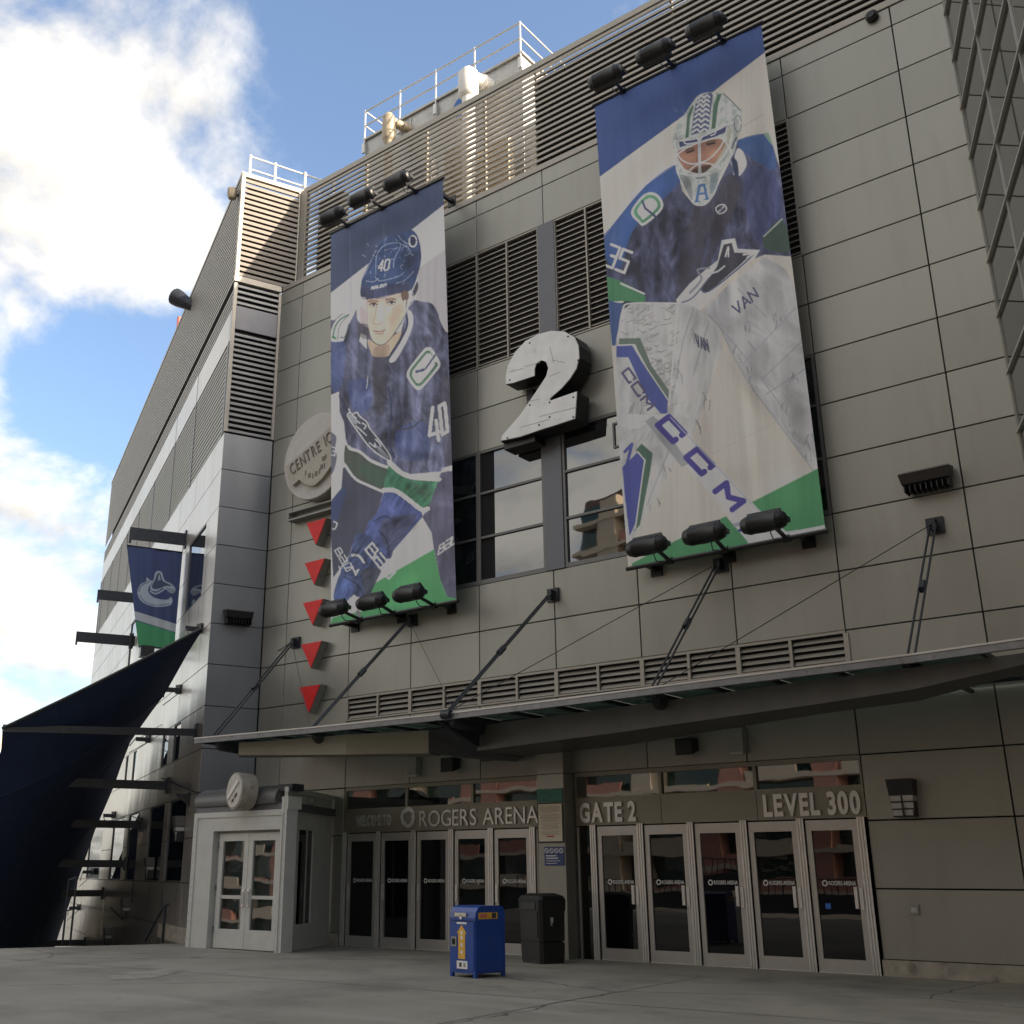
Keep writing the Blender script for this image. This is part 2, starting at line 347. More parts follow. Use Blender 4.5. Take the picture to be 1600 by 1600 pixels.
# expansion joints cut as thin dark fillers in the plaza
M['jointfill'] = mat('joint_filler', (.10, .096, .088), .9)
for (a, b_) in [((-17.4, -2.95), (3.6, -2.15)), ((-19.6, -8.2), (4.0, -6.6)), ((-12.9, -2.9), (-14.6, -20)), ((-2.4, -2.3), (-1.2, -20))]:
    a = np.array(a); b_ = np.array(b_); d = (b_ - a) / np.linalg.norm(b_ - a); w = np.array([-d[1], d[0]]) * .012
    o = MB().add([(*(a + w), G + .003), (*(a - w), G + .003), (*(b_ - w), G + .003), (*(b_ + w), G + .003)], [(0, 1, 2, 3)]).build('expansion_joint', M['jointfill'], bpy.data.objects['plaza_ground'])
# patch of paler ground colour on the plaza near the stairs
M['patch'] = mat('pale_patch_concrete', (.30, .285, .235), .88, 0, .2, 2.5, .2, 40, dirt=((.20, .19, .165), 2.2, .45, .62))
pp = [onZ(x, y, G + .005) for x, y in [(165, 1527), (205, 1519), (262, 1517), (285, 1521), (240, 1530), (180, 1534)]]
MB().add(pp, [tuple(range(len(pp)))]).build('pale_patch', M['patch'], bpy.data.objects['plaza_ground'])

# ------------------------------------------------------------------ arena building
AR = thing('arena_building', (-6.8, 3, G), 'grey metal-panelled sports arena with louvred roof screen and glass entrance doors', 'building')
# core masses behind the cladding
core = MB()
core.box(-17.6, 42, .09, 30, G - 9, 19.3)
core.build('core_wall', M['joint'], AR)
NP = [0]
def panel(x0, x1, z0, z1, y=0.0, m='panel', gap=.012):
    b = MB().bbox(x0 + gap, x1 - gap, y, y + .06, z0 + gap, z1 - gap, .006)
    cx, cz = (x0 + x1) / 2, (z0 + z1) / 2; t1, t2 = random.gauss(0, .0012), random.gauss(0, .0012)
    b.v = [(vx, vy + (vx - cx) * t1 + (vz - cz) * t2, vz) for vx, vy, vz in b.v]
    NP[0] += 1
    return b.build('wall_panel', M[m], AR)
# right-hand field
for k in range(0, 16):
    for (a, b_) in ((0, 2.53), (2.53, XR)): panel(a, b_, K(k), K(k + 1))
for (a, b_) in ((0, 2.53), (2.53, XR)): panel(a, b_, K(16), 19.86)
# left-hand field
for k in range(2, 16):
    for (a, b_) in ((-17.27, -16.24), (-16.24, -13.65)): panel(a, b_, K(k), K(k + 1))
for (a, b_) in ((-17.27, -16.24), (-16.24, -13.65)): panel(a, b_, K(16), 19.86); panel(a, b_, K(0), K(2))
# band over the bay, rows under the bay
for a, b_ in zip(XC[:-1], XC[1:]):
    panel(a, b_, K(15), K(16)); panel(a, b_, K(16), 19.86)
    panel(a, b_, K(5), K(6)); panel(a, b_, K(6), K(7)); panel(a, b_, K(3), 5.50)
# coping between cladding and roof screen
MB().box(-17.2, XR, -.03, .62, 19.87, 20.02).build('coping', M['louver'], AR)
# middle bay: louvres above, two panel rows, windows below
PIL = (-7.02, -6.47)
for (a, b_) in ((-13.65, -11.375), (-11.375, -9.1), (-9.1, PIL[0]), (PIL[1], -4.55), (-4.55, -2.275), (-2.275, 0.0)):
    panel(a, b_, K(11), K(12)); panel(a, b_, K(10), K(11))
MB().box(PIL[0] + .01, PIL[1] - .01, -.035, .06, K(7), K(15)).build('pilaster', M['slate'], AR)
MB().box(-13.65, 0, .30, .34, K(7), K(15)).build('bay_backing', M['void'], AR)
edges = [-13.65, -12.51, -11.375, -10.24, -9.1, -8.06, PIL[0], PIL[1], -5.51, -4.55, -3.41, -2.275, -1.14, 0]
bayframes = []
for xa, xb in ((-13.65, PIL[0]), (PIL[1], 0)):
    LB = MB()
    for zz_ in (K(12) + .01, K(15) - .05): LB.box(xa, xb, .0, .08, zz_, zz_ + .04)
    for x in (xa, xb): LB.box(x - .022, x + .022, -.012, .09, K(12) + .005, K(15) - .005)
    bayframes.append(LB.build('louver_frame', M['louver'], AR))
for x in edges:
    if x in (-13.65, PIL[0], PIL[1], 0): continue
    MB().box(x - .022, x + .022, -.012, .09, K(12) + .05, K(15) - .05).build('louver_mullion', M['louver'], bayframes[0 if x < -6.7 else 1])
slat_cache = {}
def slat(x0, x1, z, parent, y=0.03, d=.10, drop=.055, m='slat_dark', th=.012, name='louver_slat'):
    w = round(x1 - x0, 3); key = (w, d, drop, m, th)
    if key not in slat_cache:
        b = MB(); b.prism([(0, 0, 0), (0, d, drop), (0, d, drop + th), (0, 0, th)], (w, 0, 0))
        me = bpy.data.meshes.new(name); me.from_pydata(b.v, [], b.f); me.update(); me.materials.append(M[m]); slat_cache[key] = me
    o = bpy.data.objects.new(name, slat_cache[key]); COL.objects.link(o); setpar(o, parent); o.location = (x0, y, z); return o
for a, b_ in zip(edges[:-1], edges[1:]):
    if a == PIL[0]: continue
    for i in range(22): slat(a + .022, b_ - .022, K(12) + .11 + i * .156, bayframes[0 if a < -6.7 else 1], d=.05, drop=.012, m='louver', th=.028)
# windows of the bay: three panes high
WZ = [8.66, 9.78, 10.98, K(10) - .06]
for (a, b_) in ((-13.65, -11.375), (-11.375, -9.1), (-9.1, PIL[0]), (PIL[1], -4.55), (-4.55, -2.275), (-2.275, 0.0)):
    f = MB(); t = .035
    for x in (a + t, b_ - t): f.box(x - t, x + t, -.01, .08, K(7), K(10))
    for z0, z1 in ((K(7), WZ[0]), (WZ[1] - .03, WZ[1] + .03), (WZ[2] - .03, WZ[2] + .03), (WZ[3], K(10))): f.box(a + 2 * t, b_ - 2 * t, -.006, .08, z0, z1)
    if a == PIL[1]:   # opening vent light in the top pane
        f.box(-5.02, -4.97, .015, .07, 11.25, 11.9); f.box(-4.70, -4.65, .015, .07, 11.25, 11.9); f.box(-4.97, -4.70, .015, .07, 11.25, 11.3); f.box(-4.97, -4.70, .015, .07, 11.85, 11.9)
    wo = f.build('window', M['slat_dark'], AR)
    zs = [WZ[0], WZ[1] - .03, WZ[1] + .03, WZ[2] - .03, WZ[2] + .03, WZ[3]]
    for i in range(3):
        cut = a + 2 * t + (.42 if a == -9.1 else 0)
        t1, t2 = random.gauss(0, .004), random.gauss(0, .004); cx = (a + b_) / 2; cz = (zs[2 * i] + zs[2 * i + 1]) / 2
        g = MB().add([(x, .05 + (x - cx) * t1 + (z - cz) * t2, z) for x, z in ((cut, zs[2 * i]), (b_ - 2 * t, zs[2 * i]), (b_ - 2 * t, zs[2 * i + 1]), (cut, zs[2 * i + 1]))], [(0, 1, 2, 3)])
        g.build('window_pane', M['glass_refl'], wo)
        if a == -9.1: MB().box(a + 2 * t, cut - .01, .055, .07, zs[2 * i], zs[2 * i + 1]).build('curtain', M['curtain'], wo)
# vent strip above the canopy
vf = MB().box(-13.65, 0, -.03, .04, K(5) - .06, K(5) - .006); vf.box(-13.65, 0, -.03, .04, 5.50, 5.54)
vent = vf.build('vent_frame', M['louver'], AR)
MB().box(-13.65, 0, .07, .085, 5.54, K(5) - .06).build('vent_backing', M['void'], vent)
for i in range(13):
    x = -13.65 + i * 13.65 / 12; w = .05 if i % 2 == 0 else .032
    MB().box(x - w, x + w, -.028, .04, 5.54, K(5) - .06).build('vent_mullion', M['louver'], vent)
for i in range(12):
    x = -13.65 + i * 13.65 / 12
    for j in range(4): slat(x + .05, x + 13.65 / 12 - .05, 5.56 + j * .135, vent, y=.0, d=.06, drop=.075, m='louver', th=.012, name='vent_slat')

# ------------------------------------------------------------------ roof screen
ZS0, ZS1 = 20.02, 23.85
scr = MB().box(-16.98, 42, .50, .68, ZS1 - .02, ZS1 + .16).build('roof_screen', M['louver'], AR)
NS = 20; dzs = (ZS1 - ZS0) / NS
for i in range(NS): slat(-16.95, 42, ZS0 + .02 + i * dzs, scr, y=.50, d=.13, drop=.06, m='louver', th=.078, name='screen_slat')
MB().box(-17.02, -16.80, .42, .62, ZS0, ZS1).build('screen_post', M['louver'], scr)
for x in (-14.2, -11.6, -9.3, -7.42, -3, 1): MB().box(x, x + .06, .66, .74, ZS0, ZS1).build('screen_post', M['louver'], scr)
MB().box(-7.4, 42, .76, .82, ZS0 - .6, ZS1 - .2).build('screen_backing', M['joint'], scr)
# rooftop plant room, rails and pipes
pr = MB().box(-16.05, -9.13, 2.5, 9, 19.3, 26.66)
pb = pr.build('plant_room', M['galv'], AR)
for x in (-16.05, -13.9, -11.6): MB().box(x, x + .05, 2.47, 2.5, 23.5, 26.6).build('sheet_seam', M['galv'], pb)
MB().box(-16.12, -9.06, 2.42, 9.05, 26.67, 26.76).build('roof_edge', M['galv'], pb)
rl = MB(); rp = [(-16.05, 2.45), (-9.13, 2.45), (-9.13, 9)]
for zr in (27.3, 27.92): rl.path([(x, y, zr) for x, y in rp], .032, 6); rl.tube((-16.05, 2.45, zr), (-16.05, 9, zr), .032, 6)
railo = rl.build('roof_railing', M['railing'], AR)
for x in (-16.05, -14.35, -12.7, -11.0, -9.13): MB().tube((x, 2.43, 26.3), (x, 2.43, 27.95), .032, 6).box(x - .06, x + .06, 2.36, 2.42, 26.1, 26.5).build('rail_post', M['railing'], railo)
for y in (5, 7.4): MB().tube((-9.13, y, 26.76), (-9.13, y, 27.95), .032, 6).build('rail_post', M['railing'], railo)
for y in (5, 7.4): MB().tube((-16.05, y, 26.76), (-16.05, y, 27.95), .032, 6).build('rail_post', M['railing'], railo)
def vent_pipe(x, zt, r, mname, y=1.75):
    p = MB(); p.lathe((x, y, 19.3), (0, 0, 1), [(0, r), (zt - 19.3 - 1.1, r), (zt - 19.3 - 1.05, r * 1.25), (zt - 19.3 - .95, r * 1.55), (zt - 19.3 - .4, r * 1.55), (zt - 19.3 - .12, r * 1.5)], 18)
    p.lathe((x, y, zt - .35), (.0, 0, 1), [(0, r * 1.5), (.25, r * 1.35), (.38, r * .9), (.42, r * .1)], 18)
    p.lathe((x, y, zt - .22), (.35, 1, -.05), [(0, r * 1.1), (.5, r * 1.1), (.52, r * 1.3), (.6, r * 1.3), (.62, r * 1.1), (1.2, r * 1.1)], 18)
    return p.build('vent_pipe', M[mname], AR, True)
M['pipe_rust'] = mat('weathered_pipe', (.42, .36, .25), .5, .2, .2, 4, .1, 20, dirt=((.10, .07, .05), 5, .55, .7))
P1 = onY(735, 112, 1.75); P2 = onY(611, 182, 1.75)
vent_pipe(P1[0], P1[2], .215, 'white'); vent_pipe(P2[0], P2[2], .15, 'pipe_rust')
M['disc_blue'] = mat('blue_round_plate', (.03, .14, .42), .5)
pd = onY(727, 168, 2.40); MB().lathe(pd, (0, -1, 0), [(0, .42), (.04, .42)], 20).build('round_plate', M['disc_blue'], pb)
# bits of plant seen through the slats
for (x0, x1, y, z1, m_) in ((-15.2, -14.95, 1.6, 23.2, 'white'), (-16.9, -15.75, 1.15, 23.75, 'joint'), (-14.6, -13.75, 1.5, 23.7, 'slat_dark'), (-13.3, -12.2, 1.7, 23.75, 'slat_dark'), (-11.7, -10.7, 1.7, 23.7, 'pipe_rust'), (-12.0, -11.9, 1.3, 23.4, 'white'), (-10.5, -9.3, 1.9, 23.3, 'cream'), (-8.9, -8.2, 2.2, 23.6, 'white'), (-13.6, -13.45, 1.4, 23.0, 'white')):
    MB().box(x0, x1, y, y + .3, 19.3, z1).build('plant_duct', M[m_], AR)

# ------------------------------------------------------------------ left wing (turned 27 degrees) and its end face
A0 = V3(-17.87, -1.49, 0); DL = V3(-.891, .454, 0); DL /= np.linalg.norm(DL); NO = V3(-DL[1], DL[0], 0)   # outward normal
if NO @ (CAM - A0) < 0: NO = -NO
C0 = V3(-17.27, 0, 0); DC = (A0 - C0) / np.linalg.norm(A0 - C0); LC = np.linalg.norm(A0 - C0); NC = V3(-DC[1], DC[0], 0)
if NC @ (CAM - C0) < 0: NC = -NC
UP = V3(0, 0, 1)
WLEN = 33.5; ZR = 23.85
def Ls(x, y):
    p = onP(x, y, A0, NO); return (p - A0) @ DL, p[2]
inn = -NO * .09
foot = [C0 - NC * .1 + V3(-.02, .05, 0), A0 - NC * .1 + inn, A0 + DL * WLEN + inn, A0 + DL * WLEN - NO * 14, C0 + V3(0, 14, 0)]
MB().prism([p + UP * (G - 9) for p in foot], UP * (20.0 + 9)).build('wing_core', M['joint'], AR)
def wpanel(o, a, la, z0, z1, nrm, m, gap=.012, name='wall_panel', th=.06):
    """panel on a vertical plane through o: from a to a+la along unit dir"""
    s0, s1 = a[0] + gap, a[1] - gap
    b = MB().obox(o + la * s0 + UP * (z0 + gap) - nrm * th, la * (s1 - s0), UP * (z1 - z0 - 2 * gap), nrm * th)
    t1, t2 = random.gauss(0, .0015), random.gauss(0, .0015); cs = (s0 + s1) / 2; cz = (z0 + z1) / 2
    b.v = [tuple(np.array(v) + nrm * (((np.array(v) - o) @ la - cs) * t1 + (v[2] - cz) * t2)) for v in b.v]
    return b.build(name, M[m], AR)
# end face: panels up to row 12, louvres, dark band, slats, louvre top
for k in range(0, 12): wpanel(C0, (0.02, LC), DC, K(k), K(k + 1), NC, 'panel_end_shaded')
def slat_field(o, la, nrm, L0, L1, z0, z1, n, m, parent, th, d=.13, drop=.05, name='screen_slat'):
    dz = (z1 - z0) / n
    for i in range(n):
        z = z0 + i * dz + .01
        q = o + la * L0 + UP * z
        b = MB().prism([q, q - nrm * d + UP * drop, q - nrm * d + UP * (drop + th), q + UP * th], la * (L1 - L0))
        b.build(name, M[m], parent)
ef = MB()
ef.obox(C0 + DC * .02 + UP * 19.85 - NC * .09, DC * (LC + .0), UP * .2, NC * .12)
ef.obox(C0 + DC * (LC - .11) + UP * 14.6 - NC * .09, DC * .11, UP * 5.2, NC * .10)
ef.obox(C0 + DC * .0 + UP * 14.6 - NC * .09, DC * .09, UP * 5.2, NC * .10)
efo = ef.build('end_louver_frame', M['louver'], AR)
slat_field(C0, DC, NC, .10, LC - .12, 14.6, 18.1, 19, 'louver_end_shaded', efo, .085)
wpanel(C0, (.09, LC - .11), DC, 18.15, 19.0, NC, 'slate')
slat_field(C0, DC, NC, .10, LC - .12, 19.05, 19.85, 4, 'louver_end_shaded', efo, .085)
# top screen of the end face stands a little back at the corner
CT = V3(-17.05, .55, 0); ct = MB()
LT = np.linalg.norm(A0 - CT); DT = (A0 - CT) / LT; NT = V3(-DT[1], DT[0], 0); NT = NT if NT @ NC > 0 else -NT
ct.obox(A0 + UP * 20.05 - NT * .15 - DT * .12, DT * .12, UP * 3.9, NT * .17)
ct.obox(CT + UP * ZR - NT * .15, DT * LT, UP * .16, NT * .17)
ct.obox(CT + UP * 20.05 - NT * .15, DT * .16, UP * 3.8, NT * .17)
cto = ct.build('end_screen_frame', M['louver'], AR)
slat_field(CT, DT, NT, .16, LT - .12, 20.08, ZR, 19, 'louver_top_shaded', cto, .115)
MB().obox(CT + UP * 20.05 - NT * .35, DT * (LT - .3), UP * 3.7, NT * .02).build('end_screen_backing', M['joint'], cto)
# side face of the wing
wt_ = MB(); wt_.obox(A0 + UP * ZR - NO * .15, DL * WLEN, UP * .14, NO * .17)
wto = wt_.build('wing_screen_frame', M['louver'], AR)
slat_field(A0, DL, NO, .02, WLEN, 19.95, ZR, 21, 'louver', wto, .105, d=.03, drop=.0)
MB().obox(A0 + DL * .3 + UP * 19.5 - NO * .35, DL * (WLEN - .3), UP * 4.2, NO * .02).build('wing_screen_backing', M['joint'], wto)
slat_field(A0, DL, NO, .02, WLEN, 18.95, 19.65, 4, 'louver', wto, .10, d=.03, drop=.0)
ms = [0] + [Ls(353, 640)[0], Ls(309, 640)[0], Ls(277, 690)[0], Ls(246, 740)[0], Ls(223, 780)[0], Ls(208, 830)[0]]
ms = [m_ for m_ in ms if 0 <= m_ < WLEN]
while ms[-1] < WLEN - 3: ms.append(ms[-1] + 3.6)
ms = sorted(ms) + [WLEN]
for a, b_ in zip(ms[:-1], ms[1:]):
    wpanel(A0, (a, b_), DL, 17.75, 18.9, NO, 'panel_wing')
    fr = MB().obox(A0 + DL * (b_ - .12) + UP * 14.55 - NO * .08, DL * .24, UP * 3.2, NO * .10).build('wing_louver_frame', M['slat_dark'], AR)
    st = MB(); n_ = 18; dz = 3.15 / n_
    for i in range(n_):
        qq = A0 + DL * (a + .12) + UP * (14.58 + i * dz)
        st.prism([qq, qq - NO * .03, qq - NO * .03 + UP * .10, qq + UP * .10], DL * (b_ - a - .24))
    tag(st.build('wing_louver_slats', M['louver'], fr), kind='stuff')
# window openings and panels of the side face
wins = []
def add_win(x0, x1, yc, z0, z1):
    s0 = Ls(x1, yc)[0]; s1 = Ls(x0, yc)[0]; wins.append((s0, s1, z0, z1))
add_win(297, 321, 880, 9.75, 12.15); add_win(206, 214, 1000, 9.75, 12.15)
add_win(255, 264, 1180, 4.95, 6.15); add_win(272, 282, 1180, 4.95, 6.15); add_win(197, 201, 1220, 4.95, 6.15); add_win(208, 213, 1220, 4.95, 6.15)
add_win(233, 256, 1310, 1.35, 3.75); add_win(263, 290, 1310, 1.35, 3.75); add_win(176, 194, 1330, 1.35, 3.75); add_win(200, 216, 1330, 1.35, 3.75); add_win(140, 160, 1340, 1.35, 3.75)
jx = [0, 1.35, 4.2, 7.05, 9.9, 12.75, 15.6, 18.45, 21.3, 24.15, 27, 29.85, WLEN]
LOWP = MB()   # panels far down the stairs, too small to pick apart
for k in range(-7, 12):
    z0, z1 = K(k), K(k + 1)
    if k == 11: z1 = 14.55
    if k == -7: z0 = K(-7)
    cuts = sorted([(s0, s1) for s0, s1, wz0, wz1 in wins if wz0 < z1 - .05 and wz1 > z0 + .05])
    segs = []; cur = 0
    for s0, s1 in cuts:
        if s0 > cur: segs.append((cur, s0))
        cur = max(cur, s1)
    segs.append((cur, WLEN))
    for a, b_ in segs:
        pts_ = [a] + [j for j in jx if a + .2 < j < b_ - .2] + [b_]
        for p_, q_ in zip(pts_[:-1], pts_[1:]):
            if q_ - p_ <= .05: continue
            if k < -1: LOWP.obox(A0 + DL * (p_ + .012) + UP * (z0 + .012) - NO * .06, DL * (q_ - p_ - .024), UP * (z1 - z0 - .024), NO * .06)
            else: wpanel(A0, (p_, q_), DL, z0, z1, NO, 'panel_wing')
tag(LOWP.build('lower_wall_panels', M['panel_wing'], AR), kind='stuff')
for s0, s1, z0, z1 in wins:
    f = MB(); t = .05
    f.obox(A0 + DL * s0 + UP * z0 - NO * .06, DL * t, UP * (z1 - z0), NO * .05); f.obox(A0 + DL * (s1 - t) + UP * z0 - NO * .06, DL * t, UP * (z1 - z0), NO * .05)
    f.obox(A0 + DL * (s0 + t) + UP * z0 - NO * .06, DL * (s1 - s0 - 2 * t), UP * t, NO * .05); f.obox(A0 + DL * (s0 + t) + UP * (z1 - t) - NO * .06, DL * (s1 - s0 - 2 * t), UP * t, NO * .05)
    wo = f.build('window', M['slat_dark'], AR)
    q0 = A0 - NO * .045
    MB().add([q0 + DL * s + UP * z for s, z in ((s0 + t, z0 + t), (s1 - t, z0 + t), (s1 - t, z1 - t), (s0 + t, z1 - t))], [(0, 1, 2, 3)]).build('window_pane', M['glass_refl'], wo)
# white guard rail, small lamp, horn lamp and red marker on the wing roof
ra = MB(); qa = A0 - NT * .35 - DT * .35; 
for zr in (24.45, 24.95): ra.tube(qa + UP * zr, qa - DT * 3.2 - NT * .1 + UP * zr, .03, 6); ra.tube(qa + UP * zr, qa + DL * .8 - NO * .2 + UP * zr, .03, 6)
ro = ra.build('wing_railing', M['white'], AR)
for t_ in (0, .9, 2.0, 3.1): MB().tube(qa - DT * t_ + UP * 23.9, qa - DT * t_ + UP * 25.0, .045, 6).build('rail_post', M['white'], ro)
# end of the building side seen past the roof: right-hand glass wing
WD = V3(.375, -.927, 0); WD /= np.linalg.norm(WD); WN = V3(WD[1], -WD[0], 0); WN = WN if WN @ (CAM - V3(XR, 0, 0)) > 0 else -WN
W0 = V3(XR, 0, 0)
MB().prism([W0 - WN * .12 + UP * (G - 1), W0 - WN * .12 + WD * 20 + UP * (G - 1), W0 + WD * 20 + V3(14, 0, G - 1), V3(42, 0, G - 1)], UP * 25.4).build('glass_wing_core', M['joint'], AR)
s_e = [(onP(x, y, W0, WN) - W0) @ WD for x, y in ((1563, 170), (1590, 170))]
cols_ = [0, 2.2, 4.6, 7.0, 9.4, 11.8, 14.2, 16.6, 18.8, 20]
gz = [K(i) - .35 for i in range(0, 21)]
gf = MB().obox(W0 + UP * G - WN * .02, WD * .07, UP * 24.3, WN * .05)
gfo = gf.build('curtain_wall_frame', M['panel'], AR)
for s in cols_[1:]: MB().obox(W0 + WD * (s - .025) + UP * G - WN * .02, WD * .05, UP * 24.3, WN * .05).build('curtain_wall_mullion', M['alu'], gfo)
for z in gz: MB().obox(W0 + UP * (z - .025) - WN * .02, WD * 20, UP * .05, WN * .075).build('curtain_wall_transom', M['alu'], gfo)
for a, b_ in zip(cols_[:-1], cols_[1:]):
    for z0, z1 in zip(gz[:-1], gz[1:]):
        t1, t2 = random.gauss(0, .0025), random.gauss(0, .0025); cs = (a + b_) / 2; cz = (z0 + z1) / 2
        MB().add([W0 + WD * s + UP * z + WN * ((s - cs) * t1 + (z - cz) * t2) for s, z in ((a + .03, z0 + .03), (b_ - .03, z0 + .03), (b_ - .03, z1 - .03), (a + .03, z1 - .03))], [(0, 1, 2, 3)]).build('curtain_wall_pane', M['wing_glass'], gfo)
# ------------------------------------------------------------------ entrance doors
base = MB().box(0, XR, -.06, .08, G, .15).build('base_curb', M['concrete_base'], AR)
MB().box(-17.2, -13.7, -.03, .08, G, .15).build('base_curb', M['concrete_base'], AR)
MB().obox(C0 + UP * G - NC * .05, DC * LC, UP * .27, NC * .10).build('base_curb', M['concrete_base'], AR)
MB().obox(A0 + UP * (G - .1) - NO * .05, DL * 4.5, UP * .4, NO * .12).build('base_curb', M['concrete_base'], AR)
ZH0, ZH1, ZT1 = 2.58, 3.17, 3.66      # header band, transom
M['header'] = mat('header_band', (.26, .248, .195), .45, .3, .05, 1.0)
def door_text(parent, x, w):
    me = text_mesh('ROGERS ARENA', .115, .002, 1, .001); wd = max(v.co.x for v in me.vertices); me.transform(Matrix.Diagonal((.66 * w / wd, 1, .92, 1))); o = link('door_lettering', me, M['letter_white'], parent); o.location = (x + .29 * w, -.012, 1.405)
    ring = MB(); n = 14; xc = x + .20 * w; zc = 1.44; vs = []
    for i in range(n):
        a = 2 * math.pi * i / n
        for r in (.055, .034): vs.append((xc + r * math.cos(a), -.012, zc + r * math.sin(a)))
    ring.add(vs, [(2 * i, 2 * i + 1, (2 * i + 3) % (2 * n), (2 * i + 2) % (2 * n)) for i in range(n)])
    ring.build('door_emblem', M['letter_white'], parent)
def entry(x0, x1, doors, side, sidelight):
    """doors: list of x edges; side: +1 handles on the right, -1 on the left"""
    h = MB().box(x0, x1, -.012, .08, ZH0 + .03, ZH1).build('header_band', M['header'], AR)
    for a in np.linspace(x0, x1, 4)[1:-1]: MB().box(a - .006, a + .006, -.0135, -.011, ZH0 + .03, ZH1).build('header_seam', M['joint'], h)
    fr = MB().box(x0, x1, -.02, .08, ZT1, ZT1 + .09); fr.box(x0, x1, -.015, .08, ZH1, ZH1 + .035)
    tx = np.linspace(x0, x1, 4) if side > 0 else np.array([x0, x0 + 2.15, x0 + 4.25, x1])
    for a in tx: fr.box(max(a - .035, x0), min(a + .035, x1), -.017, .08, ZH1 + .035, ZT1)
    fo = fr.build('transom_window', M['header'], AR)
    for a, b_ in zip(tx[:-1], tx[1:]):
        t1, t2 = random.gauss(0, .01), random.gauss(0, .012)
        cx, cz = (a + b_) / 2, (ZH1 + ZT1) / 2
        MB().add([(x, .03 + (x - cx) * t1 + (z - cz) * t2, z) for x, z in ((a + .035, ZH1 + .035), (b_ - .035, ZH1 + .035), (b_ - .035, ZT1), (a + .035, ZT1))], [(0, 1, 2, 3)]).build('transom_pane', M['glass_refl'], fo)
    for i, x in enumerate(doors):
        p = MB()
        for dx in (-.075, -.02, .035): p.box(x + dx, x + dx + .032, -.07, .05, G, ZH0 + .04)
        p.box(x - .075, x + .067, -.045, .05, G, ZH0 + .035)
        p.build('door_post', M['alu_bright'], AR)
    for a, b_ in zip(doors[:-1], doors[1:]):
        a += .09; b_ -= .09; st = .105; d = MB()
        d.box(a, a + st, -.03, .03, G + .02, ZH0); d.box(b_ - st, b_, -.03, .03, G + .02, ZH0); d.box(a + st, b_ - st, -.028, .03, ZH0 - .19, ZH0); d.box(a + st, b_ - st, -.028, .03, G + .02, G + .24)
        do = d.build('door', M['alu'], AR)
        t1, t2 = random.gauss(0, .006), random.gauss(0, .008); cx = (a + b_) / 2; cz = 1.3
        MB().add([(x, .0 + (x - cx) * t1 + (z - cz) * t2, z) for x, z in ((a + st, G + .24), (b_ - st, G + .24), (b_ - st, ZH0 - .19), (a + st, ZH0 - .19))], [(0, 1, 2, 3)]).build('door_pane', M['door_glass'], do)
        hx = b_ - .055 if side > 0 else a + .055
        MB().box(hx - .035, hx + .035, -.055, -.031, .98, 1.36).build('push_plate', M['alu_bright'], do)
        if side > 0: MB().box(hx - .115, hx - .055, -.09, -.031, 1.0, 1.38).build('pull_handle', M['alu_bright'], do)
        MB().box(a, b_, -.05, .0, G, G + .018).build('threshold', M['alu_bright'], do)
        door_text(do, a + st, b_ - a - 2 * st)
    s0, s1 = sidelight
    sl = MB().box(s0, s0 + .05, -.02, .05, G, ZH0); sl.box(s1 - .03, s1, -.02, .05, G, ZH0); so_ = sl.build('sidelight', M['alu'], AR)
    MB().add([(s0 + .05, .02, G), (s1 - .03, .02, G), (s1 - .03, .02, ZH0), (s0 + .05, .02, ZH0)], [(0, 1, 2, 3)]).build('sidelight_pane', M['door_glass'], so_)
RD = [onY(x, 1400, 0)[0] for x in (932, 1012, 1094, 1180, 1272)] + [-.07]
RD = list(np.linspace(-5.96, -.10, 6))
LD = [onY(x, y, 0)[0] for x, y in ((541, 1390), (588, 1390), (648, 1390), (704, 1390), (769, 1390), (838, 1390))]
LD = list(np.linspace(LD[0], LD[-1], 6))
entry(-6.42, 0.0, RD, +1, (-6.40, -6.04))
entry(-13.60, -7.38, LD, -1, (LD[-1] + .07, -7.36))
# accessible-entrance sticker on the last door
M['blue_dec'] = mat('blue_sticker', (.03, .16, .55), .5)
pw = onY(1296, 1417, -.02); MB().box(pw[0] - .05, pw[0] + .05, -.016, -.013, pw[2] - .05, pw[2] + .05).build('sticker', M['blue_dec'], AR)
# column between the two sets of doors
CX0 = onY(845, 1400, -.42)[0]
MB().box(CX0, -6.45, -.42, .08, G, 4.3).build('entrance_column', M['panel'], AR)
MB().box(-7.36, CX0 - .002, -.02, .08, G, ZH0).build('column_return', M['slate'], AR)
MB().box(CX0 - .002, -6.448, -.425, .08, 3.72, 3.735).build('column_joint', M['joint'], AR)
# raised lettering
def letters(txt, x, z, h, sx, bold, label, name='sign_lettering', y=-.014, ext=.018, m='letter', cat='sign'):
    t = thing(name, (x, y, z), label, cat); cur = 0.0; probe = h / .73
    for ch in txt:
        if ch == ' ': cur += .30 * probe * sx; continue
        me = text_mesh(ch, probe, ext, sx, bold); xs = [v.co.x for v in me.vertices]; w = max(xs) - min(xs); x0 = min(xs)
        o = link('letter', me, M[m], t); o.location = (x + cur - x0, y - ext, z); cur += w + .085 * probe * sx
    return cur
def fit_letters(txt, xa, xb, z, h, bold, label, **k):
    # measure at scale 1, then squeeze to the width between xa and xb
    probe = h / .73; cur = 0
    for ch in txt:
        if ch == ' ': cur += .30 * probe; continue
        me = text_mesh(ch, probe, 0, 1, bold); xs = [v.co.x for v in me.vertices]; cur += max(xs) - min(xs) + .085 * probe; bpy.data.meshes.remove(me)
    letters(txt, xa, z, h, (xb - xa) / cur, bold, label, **k)
def band(xp, yt, yb): return onY(xp, yt, -.03), onY(xp, yb, -.03)
